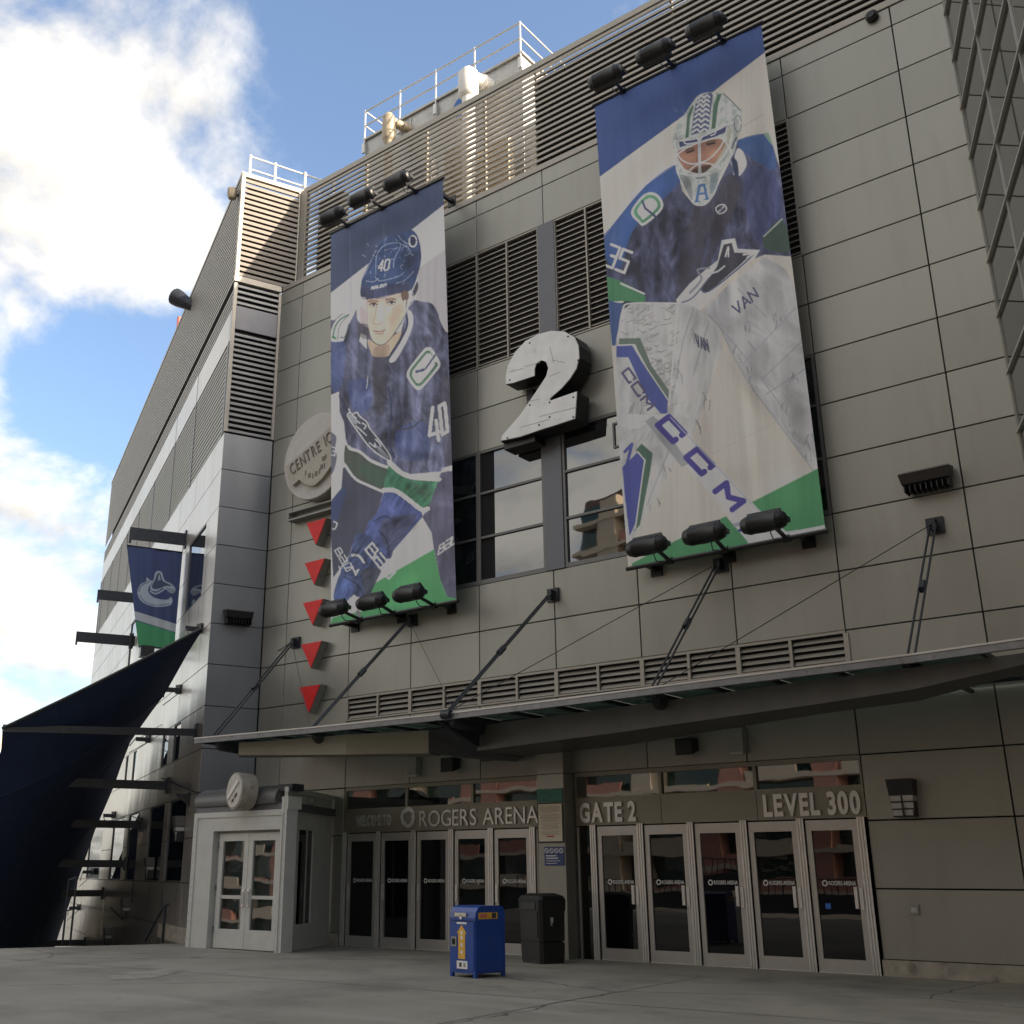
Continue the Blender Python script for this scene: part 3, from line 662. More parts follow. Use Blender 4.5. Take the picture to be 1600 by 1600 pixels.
a, b_ = onY(909, 1285, -.03), onY(997, 1250, -.03); fit_letters('GATE 2', a[0], b_[0], 2.69, .40, .022, 'raised silver lettering reading GATE 2 on the door header')
a, b_ = onY(1197, 1280, -.03), onY(1348, 1240, -.03); fit_letters('LEVEL 300', a[0], b_[0], 2.69, .41, .022, 'raised silver lettering reading LEVEL 300 on the door header')
a, b_ = onY(559, 1290, -.03), onY(614, 1280, -.03); fit_letters('WELCOME TO', a[0], b_[0], 2.77, .27, .012, 'small raised lettering reading WELCOME TO over the doors')
a, b_ = onY(658, 1290, -.03), onY(846, 1270, -.03); fit_letters('ROGERS ARENA', a[0], b_[0], 2.70, .40, .0, 'large raised grey arena name lettering over the doors')
# ring emblem beside the name
ec = onY(640, 1279, -.03); em = thing('ring_emblem', (ec[0], -.02, ec[2]), 'raised grey twisted ring emblem beside the arena name', 'sign')
for j in range(3):
    vs = []; n = 14
    for i in range(n + 1):
        a = math.radians(120 * j + 118 * i / n + 20); ro_ = .26 - .02 * i / n; ri = .12 + .05 * (1 - i / n)
        vs += [(ec[0] + .95 * ro_ * math.cos(a), -.014, ec[2] + ro_ * math.sin(a)), (ec[0] + .95 * ri * math.cos(a), -.014, ec[2] + ri * math.sin(a))]
    for (x, y, z) in list(vs): vs.append((x, -.045, z))
    m_ = 2 * (n + 1); fs = []
    for i in range(n):
        q = 2 * i; fs += [(q + m_, q + 1 + m_, q + 3 + m_, q + 2 + m_), (q, q + 2, q + 2 + m_, q + m_), (q + 1, q + 1 + m_, q + 3 + m_, q + 3)]
    MB().add(vs, fs).build('ring_segment', M['letter'], em)

# ------------------------------------------------------------------ notices on the column
nb = thing('notice_board', (-6.9, -.44, 1.9), 'tall beige notice with green header fixed to the entrance column', 'notice')
q1 = onY(846, 1236, -.43); q2 = onY(886, 1318, -.43); x0, x1 = q1[0] + .0, q2[0]
zt, zb = onY(866, 1234, -.43)[2], onY(866, 1317, -.43)[2]; zg = onY(866, 1250, -.43)[2]; zm = onY(866, 1257, -.43)[2]
x0 = CX0 + .01; x1 = -6.47
MB().box(x0, x1, -.445, -.42, zb - .02, zm + .02).build('frame', M['black_metal'], nb)
pap = MB().box(x0 + .03, x1 - .03, -.449, -.4455, zb + .01, zm - .01).build('paper', M['notice'], nb)
MB().box(x0, x1, -.446, -.42, zm + .03, zt).build('header_plate', M['green_sign'], nb)
pl = MB(); 
for i in range(22):
    z = zm - .08 - i * (zm - zb - .2) / 22
    if i in (5, 12, 18): continue
    w = random.uniform(.25, .34) * (x1 - x0) * 2.3 / 2; pl.box((x0 + x1) / 2 - w, (x0 + x1) / 2 + w, -.4505, -.4492, z, z + .012)
tag(pl.build('print_lines', mat('faded_print', (.38, .34, .25), .7), pap), kind='stuff')
MB().box((x0 + x1) / 2 - .1, (x0 + x1) / 2 + .1, -.4505, -.4492, zb + .10, zb + .13).build('red_print', mat('red_print', (.5, .08, .05), .6), pap)
bs = thing('prohibition_sign', (-6.8, -.44, 1.7), 'small blue sign with four white circle symbols under the notice', 'sign')
q1 = onY(853, 1325, -.43); q2 = onY(884, 1354, -.43)
MB().box(q1[0], q2[0], -.44, -.422, q2[2], q1[2]).build('plate', M['blue_sign'], bs)
for i in range(4):
    xc = q1[0] + (i + .5) * (q2[0] - q1[0]) / 4; r = (q2[0] - q1[0]) / 9.2; zc = q1[2] - r * 1.5; vs = []; n = 14
    for j in range(n):
        a = 2 * math.pi * j / n
        for rr in (r, r * .74): vs.append((xc + rr * math.cos(a), -.4425, zc + rr * math.sin(a)))
    mb = MB().add(vs, [(2 * j, 2 * j + 1, (2 * j + 3) % (2 * n), (2 * j + 2) % (2 * n)) for j in range(n)])
    mb.add([(xc - r * .6, -.4425, zc + r * .45), (xc - r * .45, -.4425, zc + r * .6), (xc + r * .6, -.4425, zc - r * .45), (xc + r * .45, -.4425, zc - r * .6)], [(0, 1, 2, 3)])
    mb.build('circle_symbol', M['letter_white'], bs)
tl = MB()
for i in range(4):
    z = q1[2] - .20 - i * .05; tl.box(q1[0] + .04, q1[0] + random.uniform(.3, .42), -.4425, -.4405, z, z + (.02 if i < 2 else .01))
tl.build('text_lines', M['letter_white'], bs)

# ------------------------------------------------------------------ entrance vestibule
VF = -2.95
vt = thing('entrance_vestibule', (-14.2, VF, G), 'white framed double-door vestibule projecting from the wall corner', 'vestibule')
vx = lambda x, y: onY(x, y, VF)
vl = vx(300, 1400)[0]; vr = vx(447, 1400)[0]; ztop = vx(380, 1270)[2]
ztopw = vx(450, 1232)[2]
dl_, dr_ = vx(337, 1400)[0], vx(433, 1400)[0]; zd = vx(380, 1300)[2]
fr = MB()
fr.box(vl, dl_ - .12, VF - .05, VF + .3, G, ztop); fr.box(dr_ + .10, vr, VF - .05, VF + .3, G, ztop); fr.box(dl_ - .12, dr_ + .10, VF - .05, VF + .3, zd, ztop)
fr.box(vl + .13, vl + .17, VF - .075, VF - .05, G, ztop - .08); fr.box(vr - .15, vr - .11, VF - .075, VF - .05, G, ztop - .08); fr.box(vl + .17, vr - .15, VF - .075, VF - .05, ztop - .13, ztop - .09)
fr.build('door_surround', M['white_frame'], vt)
fj = MB()
for i in range(14):
    z = G + .2 + i * .2
    for x in (vl + .06, vr - .06): fj.tube((x, VF - .055, z), (x, VF - .048, z), .014, 6)
tag(fj.build('rivets', M['steel_grey'], vt), kind='stuff')
mid = (dl_ + dr_) / 2
MB().box(dl_ - .12, dr_ + .10, VF + .16, VF + .2, G, zd).build('inner_jamb', M['white_frame'], vt)
for a, b_, hs in ((dl_, mid - .006, 1), (mid + .006, dr_, -1)):
    st = .16; d = MB()
    d.box(a, a + st, VF + .06, VF + .13, G + .02, zd - .06); d.box(b_ - st, b_, VF + .06, VF + .13, G + .02, zd - .06)
    d.box(a + st, b_ - st, VF + .062, VF + .13, zd - .24, zd - .06); d.box(a + st, b_ - st, VF + .062, VF + .13, G + .02, G + .45)
    d.box(a + st, b_ - st, VF + .08, VF + .13, 1.02, 1.10)
    do = d.build('vestibule_door', M['white_frame'], vt)
    for z0, z1 in ((G + .45, 1.02), (1.10, zd - .24)):
        t1, t2 = random.gauss(0, .004), random.gauss(0, .006)
        cx = (a + b_) / 2; cz = (z0 + z1) / 2
        MB().add([(x, VF + .105 + (x - cx) * t1 + (z - cz) * t2, z) for x, z in ((a + st, z0), (b_ - st, z0), (b_ - st, z1), (a + st, z1))], [(0, 1, 2, 3)]).build('door_pane', M['glass_refl'], do)
    hx = b_ - .09 if hs > 0 else a + .09
    MB().box(hx - .045, hx + .045, VF + .03, VF + .058, .85, 1.25).tube((hx, VF - .0, .9), (hx, VF - .0, 1.2), .018).tube((hx, VF, .92), (hx, VF + .03, .92), .012).tube((hx, VF, 1.18), (hx, VF + .03, 1.18), .012).build('pull_handle', M['alu_bright'], do)
    for z in (.25, 1.2, 2.2):
        hx = a - .02 if hs > 0 else b_ + .02
        MB().box(hx - .015, hx + .015, VF + .03, VF + .065, z, z + .14).build('hinge', M['steel_grey'], do)
# slanted right side with a narrow window
S0 = V3(vr, VF - .05, 0); S1 = V3(-14.02, -.02, 0); SDv = (S1 - S0); SL = np.linalg.norm(SDv); SDv /= SL; SN = V3(-SDv[1], SDv[0], 0); SN = SN if SN @ (CAM - S0) > 0 else -SN
def sside(a, b_, z0, z1, off, th, name, m): return MB().obox(S0 + SDv * a + UP * z0 + SN * (off - th), SDv * (b_ - a), UP * (z1 - z0), SN * th).build(name, m, vt)
zside = ztopw - .12
sside(.02, .75, G, zside, 0, .08, 'side_pier', M['white_frame'])
ws0, ws1 = .95, 1.95
sside(.75, ws0, G, zside, -.03, .08, 'side_jamb', M['white_frame']); sside(ws1, SL, G, zside, -.03, .08, 'side_jamb', M['white_frame'])
sside(ws0, ws1, G, .45, -.03, .08, 'side_sill', M['white_frame']); sside(ws0, ws1, 2.62, zside, -.03, .08, 'side_head', M['white_frame'])
q = S0 - SN * .07
wp = MB().add([q + SDv * s + UP * z for s, z in ((ws0, .45), (ws1, .45), (ws1, 2.62), (ws0, 2.62))], [(0, 1, 2, 3)]).build('side_window_pane', M['door_glass'], vt)
sside(ws0 + .62, ws0 + .68, .45, 2.62, -.05, .03, 'side_mullion', M['alu'])
MB().prism([V3(vl, VF, ztop - .02), V3(vr, VF, ztop - .02), V3(-13.95, 0, ztop - .02), V3(-17.2, -.0, ztop - .02)], UP * .18).build('vestibule_roof', M['slate'], vt)
sside(.0, SL, zside, zside + .12, .02, .1, 'side_fascia', M['white_frame'])
MB().box(vr - .20, vr + .02, VF - .04, VF + .4, ztop, ztopw - .22).build('corner_block', M['white_frame'], vt)
# dark barrel awning over the door
ba = MB(); n = 12; prof = []; zc0 = vx(330, 1272)[2]; zc1 = vx(330, 1232)[2]
for i in range(n + 1):
    a = math.pi / 2 * (i / n) * 1.55 - .35; prof.append((VF + .42 - .52 * math.cos(a), (zc0 + zc1) / 2 - .06 + .34 * math.sin(a)))
prof += [(VF + .6, zc1), (VF + .6, zc0)]
bl, br_ = vx(312, 1245)[0], vx(437, 1245)[0]
ba.prism([V3(bl, y, z) for y, z in prof], V3(br_ - bl, 0, 0)); ba.build('barrel_awning', M['slat_dark'], vt, True)
MB().box(br_ + .02, vx(458, 1235)[0], VF + .02, VF + .4, zc1 - .22, zc1 - .06).build('awning_end', M['steel'], vt)
# small camera box on the side wall
pc = S0 + SDv * 1.4 + UP * (zside - .18) + SN * .02
tag(MB().obox(pc, SDv * .12, UP * .13, SN * .14).build('junction_box', M['sign_side'], vt))
# round clock-like sign on the awning
dc = onY(369, 1238, VF - .45)
rs = thing('round_sign', (dc[0], VF - .3, dc[2]), 'round pale disc sign standing on the barrel awning over the vestibule', 'sign')
ax = V3(-.25, -1, 0.02); ax /= np.linalg.norm(ax); rad = .44
MB().lathe(dc - ax * .42, ax, [(0, rad * .98), (.42, rad)], 32).build('drum', M['concrete_base'], rs, True)
MB().lathe(dc + ax * .002, ax, [(0, rad * .91), (.02, rad * .90)], 32).build('face', mat('pale_sign_face', (.55, .52, .46), .6, 0, .12, 6), rs)
ux = np.cross(ax, UP); ux /= np.linalg.norm(ux); 
if ux[0] < 0: ux = -ux
cc = dc + ax * .026
dgn = ux * math.cos(.65) + UP * math.sin(.65); pgn = -ux * math.sin(.65) + UP * math.cos(.65)
MB().obox(cc - dgn * .33 - pgn * .06 + pgn * .05, dgn * .66, pgn * .10, ax * .025).build('bar', M['white'], rs)
for t_, w_ in ((-.15, .1), (.02, .14)): MB().obox(cc - dgn * .05 - pgn * .20 + dgn * t_, dgn * w_, pgn * .05, ax * .015).build('mark', M['letter_dark'], rs)

# ------------------------------------------------------------------ canopy
ZC = 4.80
cp = thing('entrance_canopy', (-6.8, 0, ZC), 'dark steel and glass canopy hung on tie rods above the entrance doors', 'canopy')
FP = [onZ(x, y, ZC) for x, y in ((306, 1158), (487, 1141), (690, 1120), (860, 1099), (1020, 1078), (1200, 1055), (1430, 1026), (1640, 996))]
FP = np.array(FP)
yf = lambda x: float(np.interp(x, FP[:, 0], FP[:, 1]))
xsF = np.linspace(FP[0, 0], FP[-1, 0], 19)
ft = MB(); fs_ = MB()
for a, b_ in zip(FP[:-1], FP[1:]):
    d = b_ - a; nn = np.array([d[1], -d[0], 0]); nn /= np.linalg.norm(nn); nn = nn if nn[1] < 0 else -nn
    ft.obox(a - UP * .10, d, UP * .11, -nn * .09)
    fs_.obox(a + UP * .012 + nn * .015, d, UP * .03, -nn * .12)
ft.build('front_beam', M['steel_grey'], cp); fs_.build('beam_cap', M['alu'], cp)
ng = 17; xs_ = np.linspace(FP[0, 0] + .15, min(FP[-1, 0], 3.3), ng)
for x in xs_:
    MB().box(x - .035, x + .035, yf(x) + .10, -.02, ZC - .10, ZC - .03).build('rafter', M['steel'], cp)
for a, b_ in zip(xs_[:-1], xs_[1:]):
    q = [(a + .04, yf(a) + .10), (b_ - .04, yf(b_) + .10), (b_ - .04, -.06), (a + .04, -.06)]
    MB().prism([V3(x, y, ZC - .02) for x, y in q], UP * .014).build('glass_pane', M['canopy_glass'], cp)
for yy in (-1.0, -2.0): MB().box(xs_[0], xs_[-1], yy, yy + .05, ZC - .10, ZC - .035).build('purlin', M['steel'], cp)
# solid boxes under the glass: pale one on the left, dark deep one on the right, meeting at a low point
def gutter(tops_px, bots_px, backs, name, m, zt=4.69):
    # bent box beam: vertical front face, underside running back to the given points
    T = [onZ(x, y, zt) for x, y in tops_px]; Bt = [np.array([t[0], t[1], onY(x, y, t[1])[2]]) for t, (x, y) in zip(T, bots_px)]; n = len(T)
    Bk = [onZ(x, y, b[2]) for (x, y), b in zip(backs, Bt)]; Bk = [np.array([p[0], min(max(p[1], b[1] + .12), -.07), b[2]]) for p, b in zip(Bk, Bt)]
    Tk = [np.array([p[0], p[1], zt]) for p in Bk]
    vs = T + Bt + Bk + Tk; fs = []
    for i in range(n - 1):
        fs += [(i, n + i, n + i + 1, i + 1), (n + i, 2 * n + i, 2 * n + i + 1, n + i + 1), (2 * n + i, 3 * n + i, 3 * n + i + 1, 2 * n + i + 1), (3 * n + i, i, i + 1, 3 * n + i + 1)]
    fs += [(0, 3 * n, 2 * n, n), (n - 1, 2 * n - 1, 3 * n - 1, 4 * n - 1)]
    MB().add(vs, fs).build(name, M[m], cp); return T, Bt
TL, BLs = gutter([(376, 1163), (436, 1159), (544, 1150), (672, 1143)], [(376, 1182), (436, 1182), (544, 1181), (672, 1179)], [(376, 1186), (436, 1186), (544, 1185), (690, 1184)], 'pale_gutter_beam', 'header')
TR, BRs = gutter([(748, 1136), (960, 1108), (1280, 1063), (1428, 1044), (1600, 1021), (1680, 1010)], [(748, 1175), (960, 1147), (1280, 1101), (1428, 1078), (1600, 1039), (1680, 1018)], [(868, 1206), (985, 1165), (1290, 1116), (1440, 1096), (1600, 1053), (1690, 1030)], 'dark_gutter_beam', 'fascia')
# dark knee where the two beams meet, with a gusset reaching to the front edge
a_, b_, c_, d_ = TL[-1], TR[0], BRs[0], BLs[-1]; apex = onZ(738, 1183, 4.10)
kn = [a_ + V3(.005, 0, 0), b_ - V3(.005, 0, 0), c_ - V3(.005, 0, 0), apex, d_ + V3(.005, 0, .0)]
MB().prism(kn, V3(0, 1.7, 0)).build('knee', M['steel'], cp)
fr_p = onZ(681, 1128, 4.68)
MB().prism([fr_p, np.array([fr_p[0] + .15, a_[1] + .02, 4.68]), np.array([fr_p[0] + .15, a_[1] + .02, 4.22])], V3(.09, 0, 0)).build('gusset', M['steel'], cp)
# struts
BR = [(466, 1007), (648, 972), (868, 932), (1130, 885), (1465, 823)]; EN = [(335, 1156), (487, 1143), (700, 1117), (1020, 1083), (1425, 1033)]
ends = []; tops = []
for (b, e) in zip(BR, EN):
    B = onY(*b, 0); E_ = onZ(*e, ZC + .02); ends.append(E_); tops.append(B)
    br = MB().box(B[0] - .16, B[0] + .16, -.06, -.002, B[2] - .16, B[2] + .16); br.box(B[0] - .05, B[0] + .05, -.20, -.06, B[2] - .12, B[2] + .1)
    bo = br.build('wall_bracket', M['steel'], cp)
    d = E_ - (B + V3(0, -.16, 0)); d /= np.linalg.norm(d); sdv = np.cross(d, UP); sdv /= np.linalg.norm(sdv)
    for s in (-1, 1):
        MB().tube(B + V3(0, -.16, 0) + sdv * .055 * s, E_ + sdv * .055 * s, .022, 6).build('tie_rod', M['steel'], bo)
    mm_ = (B + V3(0, -.16, 0) + E_) / 2
    MB().tube(mm_ - d * .12, mm_ + d * .12, .07, 6).build('coupler', M['steel'], bo)
    MB().lathe(E_ + V3(0, .15, -.14), (0, 1, -.03), [(0, .09), (.1, .15), (1.3, .17), (1.5, .10)], 12).build('strut_end', M['steel'], bo, True)
    MB().lathe(E_ + V3(-.12, 0, -.02), (1, 0, 0), [(0, .09), (.24, .09)], 10).build('pin', M['steel'], bo)
cb = MB()
for i, j in ((3, 2), (4, 3)): cb.tube(tops[i] + V3(0, -.2, 0), ends[j] + V3(.1, 0, .05), .009, 5)
cb.tube(tops[0] + V3(0, -.18, 0), ends[1] + V3(0, 0, .05), .008, 5); cb.tube(tops[1] + V3(0, -.18, 0), ends[2] + V3(-.5, 1.0, .05), .007, 5)
lw = onP(235, 1082, A0, NO); cb.tube(tops[0] + V3(0, -.18, 0), A0 + DL * 9 + NO * .4 + UP * 6.2, .012, 5)
cb.build('stay_cable', M['steel'], cp)
# small devices under the canopy
def device(name, px_, w, h, d, m, label, cat, y=0.0, taper=.0):
    c = onY(px_[0], px_[1], y - d); t = thing(name, (c[0], y, c[2]), label, cat)
    b = MB(); x0, x1, z0, z1 = c[0] - w / 2, c[0] + w / 2, c[2] - h / 2, c[2] + h / 2
    vs = [(x0, y - .03, z0 + taper), (x1, y - .03, z0 + taper), (x1, y - .03, z1), (x0, y - .03, z1), (x0 + .02, y - d, z0), (x1 - .02, y - d, z0), (x1 - .02, y - d, z1), (x0 + .02, y - d, z1)]
    b.add(vs, [(3, 2, 1, 0), (4, 5, 6, 7), (0, 1, 5, 4), (1, 2, 6, 5), (2, 3, 7, 6), (3, 0, 4, 7)]); b.build('housing', m, t)
    MB().box(c[0] - w * .2, c[0] + w * .2, y - .03, y - .001, c[2] - h * .2, c[2] + h * .2).build('mount', M['steel_grey'], t)
    return t, c
t, c = device('loudspeaker', (700, 1197), .42, .34, .30, M['black'], 'black wedge loudspeaker on the wall above the left doors', 'speaker', taper=.1)
MB().box(c[0] - .17, c[0] + .17, -.305, -.301, c[2] - .13, c[2] + .13).build('grille', M['steel'], t)
t, c = device('loudspeaker', (1070, 1168), .42, .34, .30, M['black'], 'black wedge loudspeaker on the wall above the right doors', 'speaker', taper=.1)
MB().box(c[0] - .17, c[0] + .17, -.305, -.301, c[2] - .13, c[2] + .13).build('grille', M['steel'], t)
t, c = device('box_light', (645, 1199), .34, .42, .20, M['sign_side'], 'grey box light on the wall above the left doors', 'light')
MB().box(c[0] - .12, c[0] + .12, -.16, -.04, c[2] - .25, c[2] - .211).build('lens', M['lamp_glass'], t)
t, c = device('box_light', (1150, 1158), .38, .46, .22, M['sign_side'], 'grey box light on the wall above the right doors', 'light')
MB().box(c[0] - .14, c[0] + .14, -.18, -.04, c[2] - .27, c[2] - .231).build('lens', M['lamp_glass'], t)
t, c = device('dome_camera', (858, 1164), .16, .16, .16, M['white'], 'small white camera under the canopy beam by the column', 'camera', y=-.9)
MB().box(c[0] - .03, c[0] + .03, -1.0, -.94, c[2] + .08, c[2] + .35).build('stem', M['white'], t)
# wall sconce, flood lamps and plate on the right-hand wall
def sconce(name, o, la, nrm, h, label, group=None):
    """flared hood over glass blocks; o = top centre on the wall"""
    t = thing(name, o, label, 'wall lamp', group)
    w0, w1, d0, d1 = .215 * h / .6, .165 * h / .6, .26 * h / .6, .17 * h / .6
    def ring(z, w, d): return [o - la * w + UP * z + nrm * .002, o + la * w + UP * z + nrm * .002, o + la * w + UP * z + nrm * d, o - la * w + UP * z + nrm * d]
    hz = -.42 * h; wm = w0 + (w1 - w0) * .42; dm = d0 + (d1 - d0) * .42
    vs = ring(0, w0, d0) + ring(hz, wm, dm); fs = [(0, 1, 2, 3), (7, 6, 5, 4)] + [(i, i + 4, (i + 1) % 4 + 4, (i + 1) % 4) for i in range(4)]
    MB().add(vs, fs).build('hood', M['slat_dark'] if 'flared' in label else M['black_metal'], t)
    vs = ring(hz, wm * .92, dm * .94) + ring(-h, w1, d1)
    MB().add(vs, fs).build('glass_body', M['lamp_glass'], t)
    gr = MB()
    for f_ in (.42, .61, .80, .99):
        w = w0 + (w1 - w0) * f_; d = d0 + (d1 - d0) * f_; z = -h * f_
        gr.obox(o - la * (w + .006) + UP * (z - .012) + nrm * .002, la * (2 * w + .012), UP * .024, nrm * (d + .008))
    gr.obox(o - la * .012 + UP * (-h) + nrm * .01, la * .024, UP * (h * .58), nrm * (d0 * .80))
    gr.obox(o + la * (w1 - .02) + UP * (-h) + nrm * .002, la * .03, UP * (h * .58), nrm * (d1 + .01))
    gr.build('grid', M['black_metal'], t)
    return t
cs_ = onY(1411, 1219, -.1); sconce('wall_sconce', V3(cs_[0], 0, cs_[2]), V3(1, 0, 0), V3(0, -1, 0), .66, 'black wall lamp with six white panes beside the right doors')
pt = onY(1431, 1422, 0); t = thing('socket_plate', (pt[0], 0, pt[2]), 'small pale square cover plate low on the wall', 'plate')
MB().box(pt[0] - .085, pt[0] + .085, -.03, -.001, pt[2] - .085, pt[2] + .085).build('plate', M['sign_side'], t); MB().box(pt[0] - .05, pt[0] + .05, -.036, -.031, pt[2] - .05, pt[2] + .03).build('flap', M['alu'], t)
def flood(px_, o=None, la=V3(1, 0, 0), nrm=V3(0, -1, 0), w=.95, label='', group=None):
    t = thing('wall_floodlight', o, label, 'floodlight', group)
    b = MB(); h, d = .30, .38
    vs = [o - la * w / 2 + nrm * .06 + UP * .10, o + la * w / 2 + nrm * .06 + UP * .10, o + la * w / 2 + nrm * d + UP * .04, o - la * w / 2 + nrm * d + UP * .04,
          o - la * w * .4 + nrm * .06 - UP * h, o + la * w * .4 + nrm * .06 - UP * h, o + la * w * .46 + nrm * d * .9 - UP * .16, o - la * w * .46 + nrm * d * .9 - UP * .16]
    b.add(vs, [(0, 1, 2, 3), (7, 6, 5, 4)] + [(i, i + 4, (i + 1) % 4 + 4, (i + 1) % 4) for i in range(4)]); b.build('housing', M['black_metal'], t)
    v = MB()
    for i in range(9):
        s = -w * .42 + i * w * .105; v.obox(o + la * s + nrm * .05 - UP * (h + .03), la * .02, UP * .12, nrm * (d * .8))
    v.build('fins', M['black'], t)
    MB().obox(o - la * .12 + nrm * .001 - UP * .12, la * .24, UP * .24, nrm * .06).build('mount', M['steel'], t)
    MB().obox(o - la * w * .49 + nrm * (d * .86) + UP * .035, la * w * .98, UP * .03, nrm * .05).build('rim', M['slat_dark'], t)
    return t
fo_ = onY(1450, 742, -.2); flood(None, V3(fo_[0], 0, fo_[2]), label='black wall floodlight on the panels right of the goalkeeper banner')
fc = onP(375, 961, C0 + NC * .2, NC); fc = fc - NC * .2; flood(None, fc, -DC, NC, .85, label='black wall floodlight on the narrow end face by the wing corner')
pr_ = onY(1365, 24, -.1); t = thing('vent_cap', (pr_[0], 0, pr_[2]), 'small dark round vent cap high on the right panels', 'vent')
MB().lathe((pr_[0], 0, pr_[2]), (0, -1, 0), [(0, .14), (.1, .14), (.16, .08)], 12).build('cap', M['black'], t)
# ------------------------------------------------------------------ printed fabric: colours per vertex on a fine mesh
def lin(c):
    c = np.asarray(c, float) / 255.; return np.where(c <= .04045, c / 12.92, ((c + .055) / 1.055) ** 2.4)
def smooth_poly(p, n=5, closed=True):
    p = np.array(p, float); m = len(p); out = []
    for i in range(m if closed else m - 1):
        if closed: a, b, c, d = p[i - 1], p[i], p[(i + 1) % m], p[(i + 2) % m]
        else: a, b, c, d = p[max(i - 1, 0)], p[i], p[i + 1], p[min(i + 2, m - 1)]
        for t in np.linspace(0, 1, n, endpoint=False):
            out.append(.5 * ((2 * b) + (-a + c) * t + (2 * a - 5 * b + 4 * c - d) * t * t + (-a + 3 * b - 3 * c + d) * t ** 3))
    if not closed: out.append(p[-1])
    return np.array(out)
def vnoise(x, y, seed=0):
    """value noise on arrays"""
    xi = np.floor(x).astype(np.int64); yi = np.floor(y).astype(np.int64); fx = x - xi; fy = y - yi
    fx = fx * fx * (3 - 2 * fx); fy = fy * fy * (3 - 2 * fy)
    def h(a, b):
        v = (a * 374761393 + b * 668265263 + seed * 974711) & 0xffffffff; v = ((v ^ (v >> 13)) * 1274126177) & 0xffffffff; return ((v ^ (v >> 16)) & 0xffff) / 65535.
    return (h(xi, yi) * (1 - fx) + h(xi + 1, yi) * fx) * (1 - fy) + (h(xi, yi + 1) * (1 - fx) + h(xi + 1, yi + 1) * fx) * fy
GL = {'0': [[(0, .15), (.2, 0), (.8, 0), (1, .15), (1, .85), (.8, 1), (.2, 1), (0, .85), (0, .15)]], '1': [[(.5, 0), (.5, 1)]],
      '3': [[(0, 1), (1, 1), (1, .55), (.4, .52), (1, .5), (1, 0), (0, 0)]], '4': [[(.75, 0), (.75, 1), (0, .3), (1, .3)]], '5': [[(1, 1), (0, 1), (0, .55), (1, .55), (1, 0), (0, 0)]],
      'A': [[(0, 0), (.5, 1), (1, 0)], [(.2, .35), (.8, .35)]], 'B': [[(0, 0), (0, 1), (.85, 1), (.85, .55), (0, .52), (1, .5), (1, 0), (0, 0)]], 'C': [[(1, .75), (1, 1), (0, 1), (0, 0), (1, 0), (1, .25)]],
      'E': [[(1, 1), (0, 1), (0, 0), (1, 0)], [(0, .5), (.8, .5)]], 'M': [[(0, 0), (0, 1), (.5, .4), (1, 1), (1, 0)]], 'N': [[(0, 0), (0, 1), (1, 0), (1, 1)]], 'R': [[(0, 0), (0, 1), (1, 1), (1, .5), (0, .5), (1, 0)]],
      'U': [[(0, 1), (0, 0), (1, 0), (1, 1)]], 'V': [[(0, 1), (.5, 0), (1, 1)]], 'a': [[(0, 1), (1, 1), (1, 0), (0, 0), (0, .5), (1, .5)]], 'S': [[(1, 1), (0, 1), (0, .5), (1, .5), (1, 0), (0, 0)]], 'K': [[(0, 0), (0, 1)], [(1, 1), (0, .45), (1, 0)]], 'I': [[(.5, 0), (.5, 1)]]}
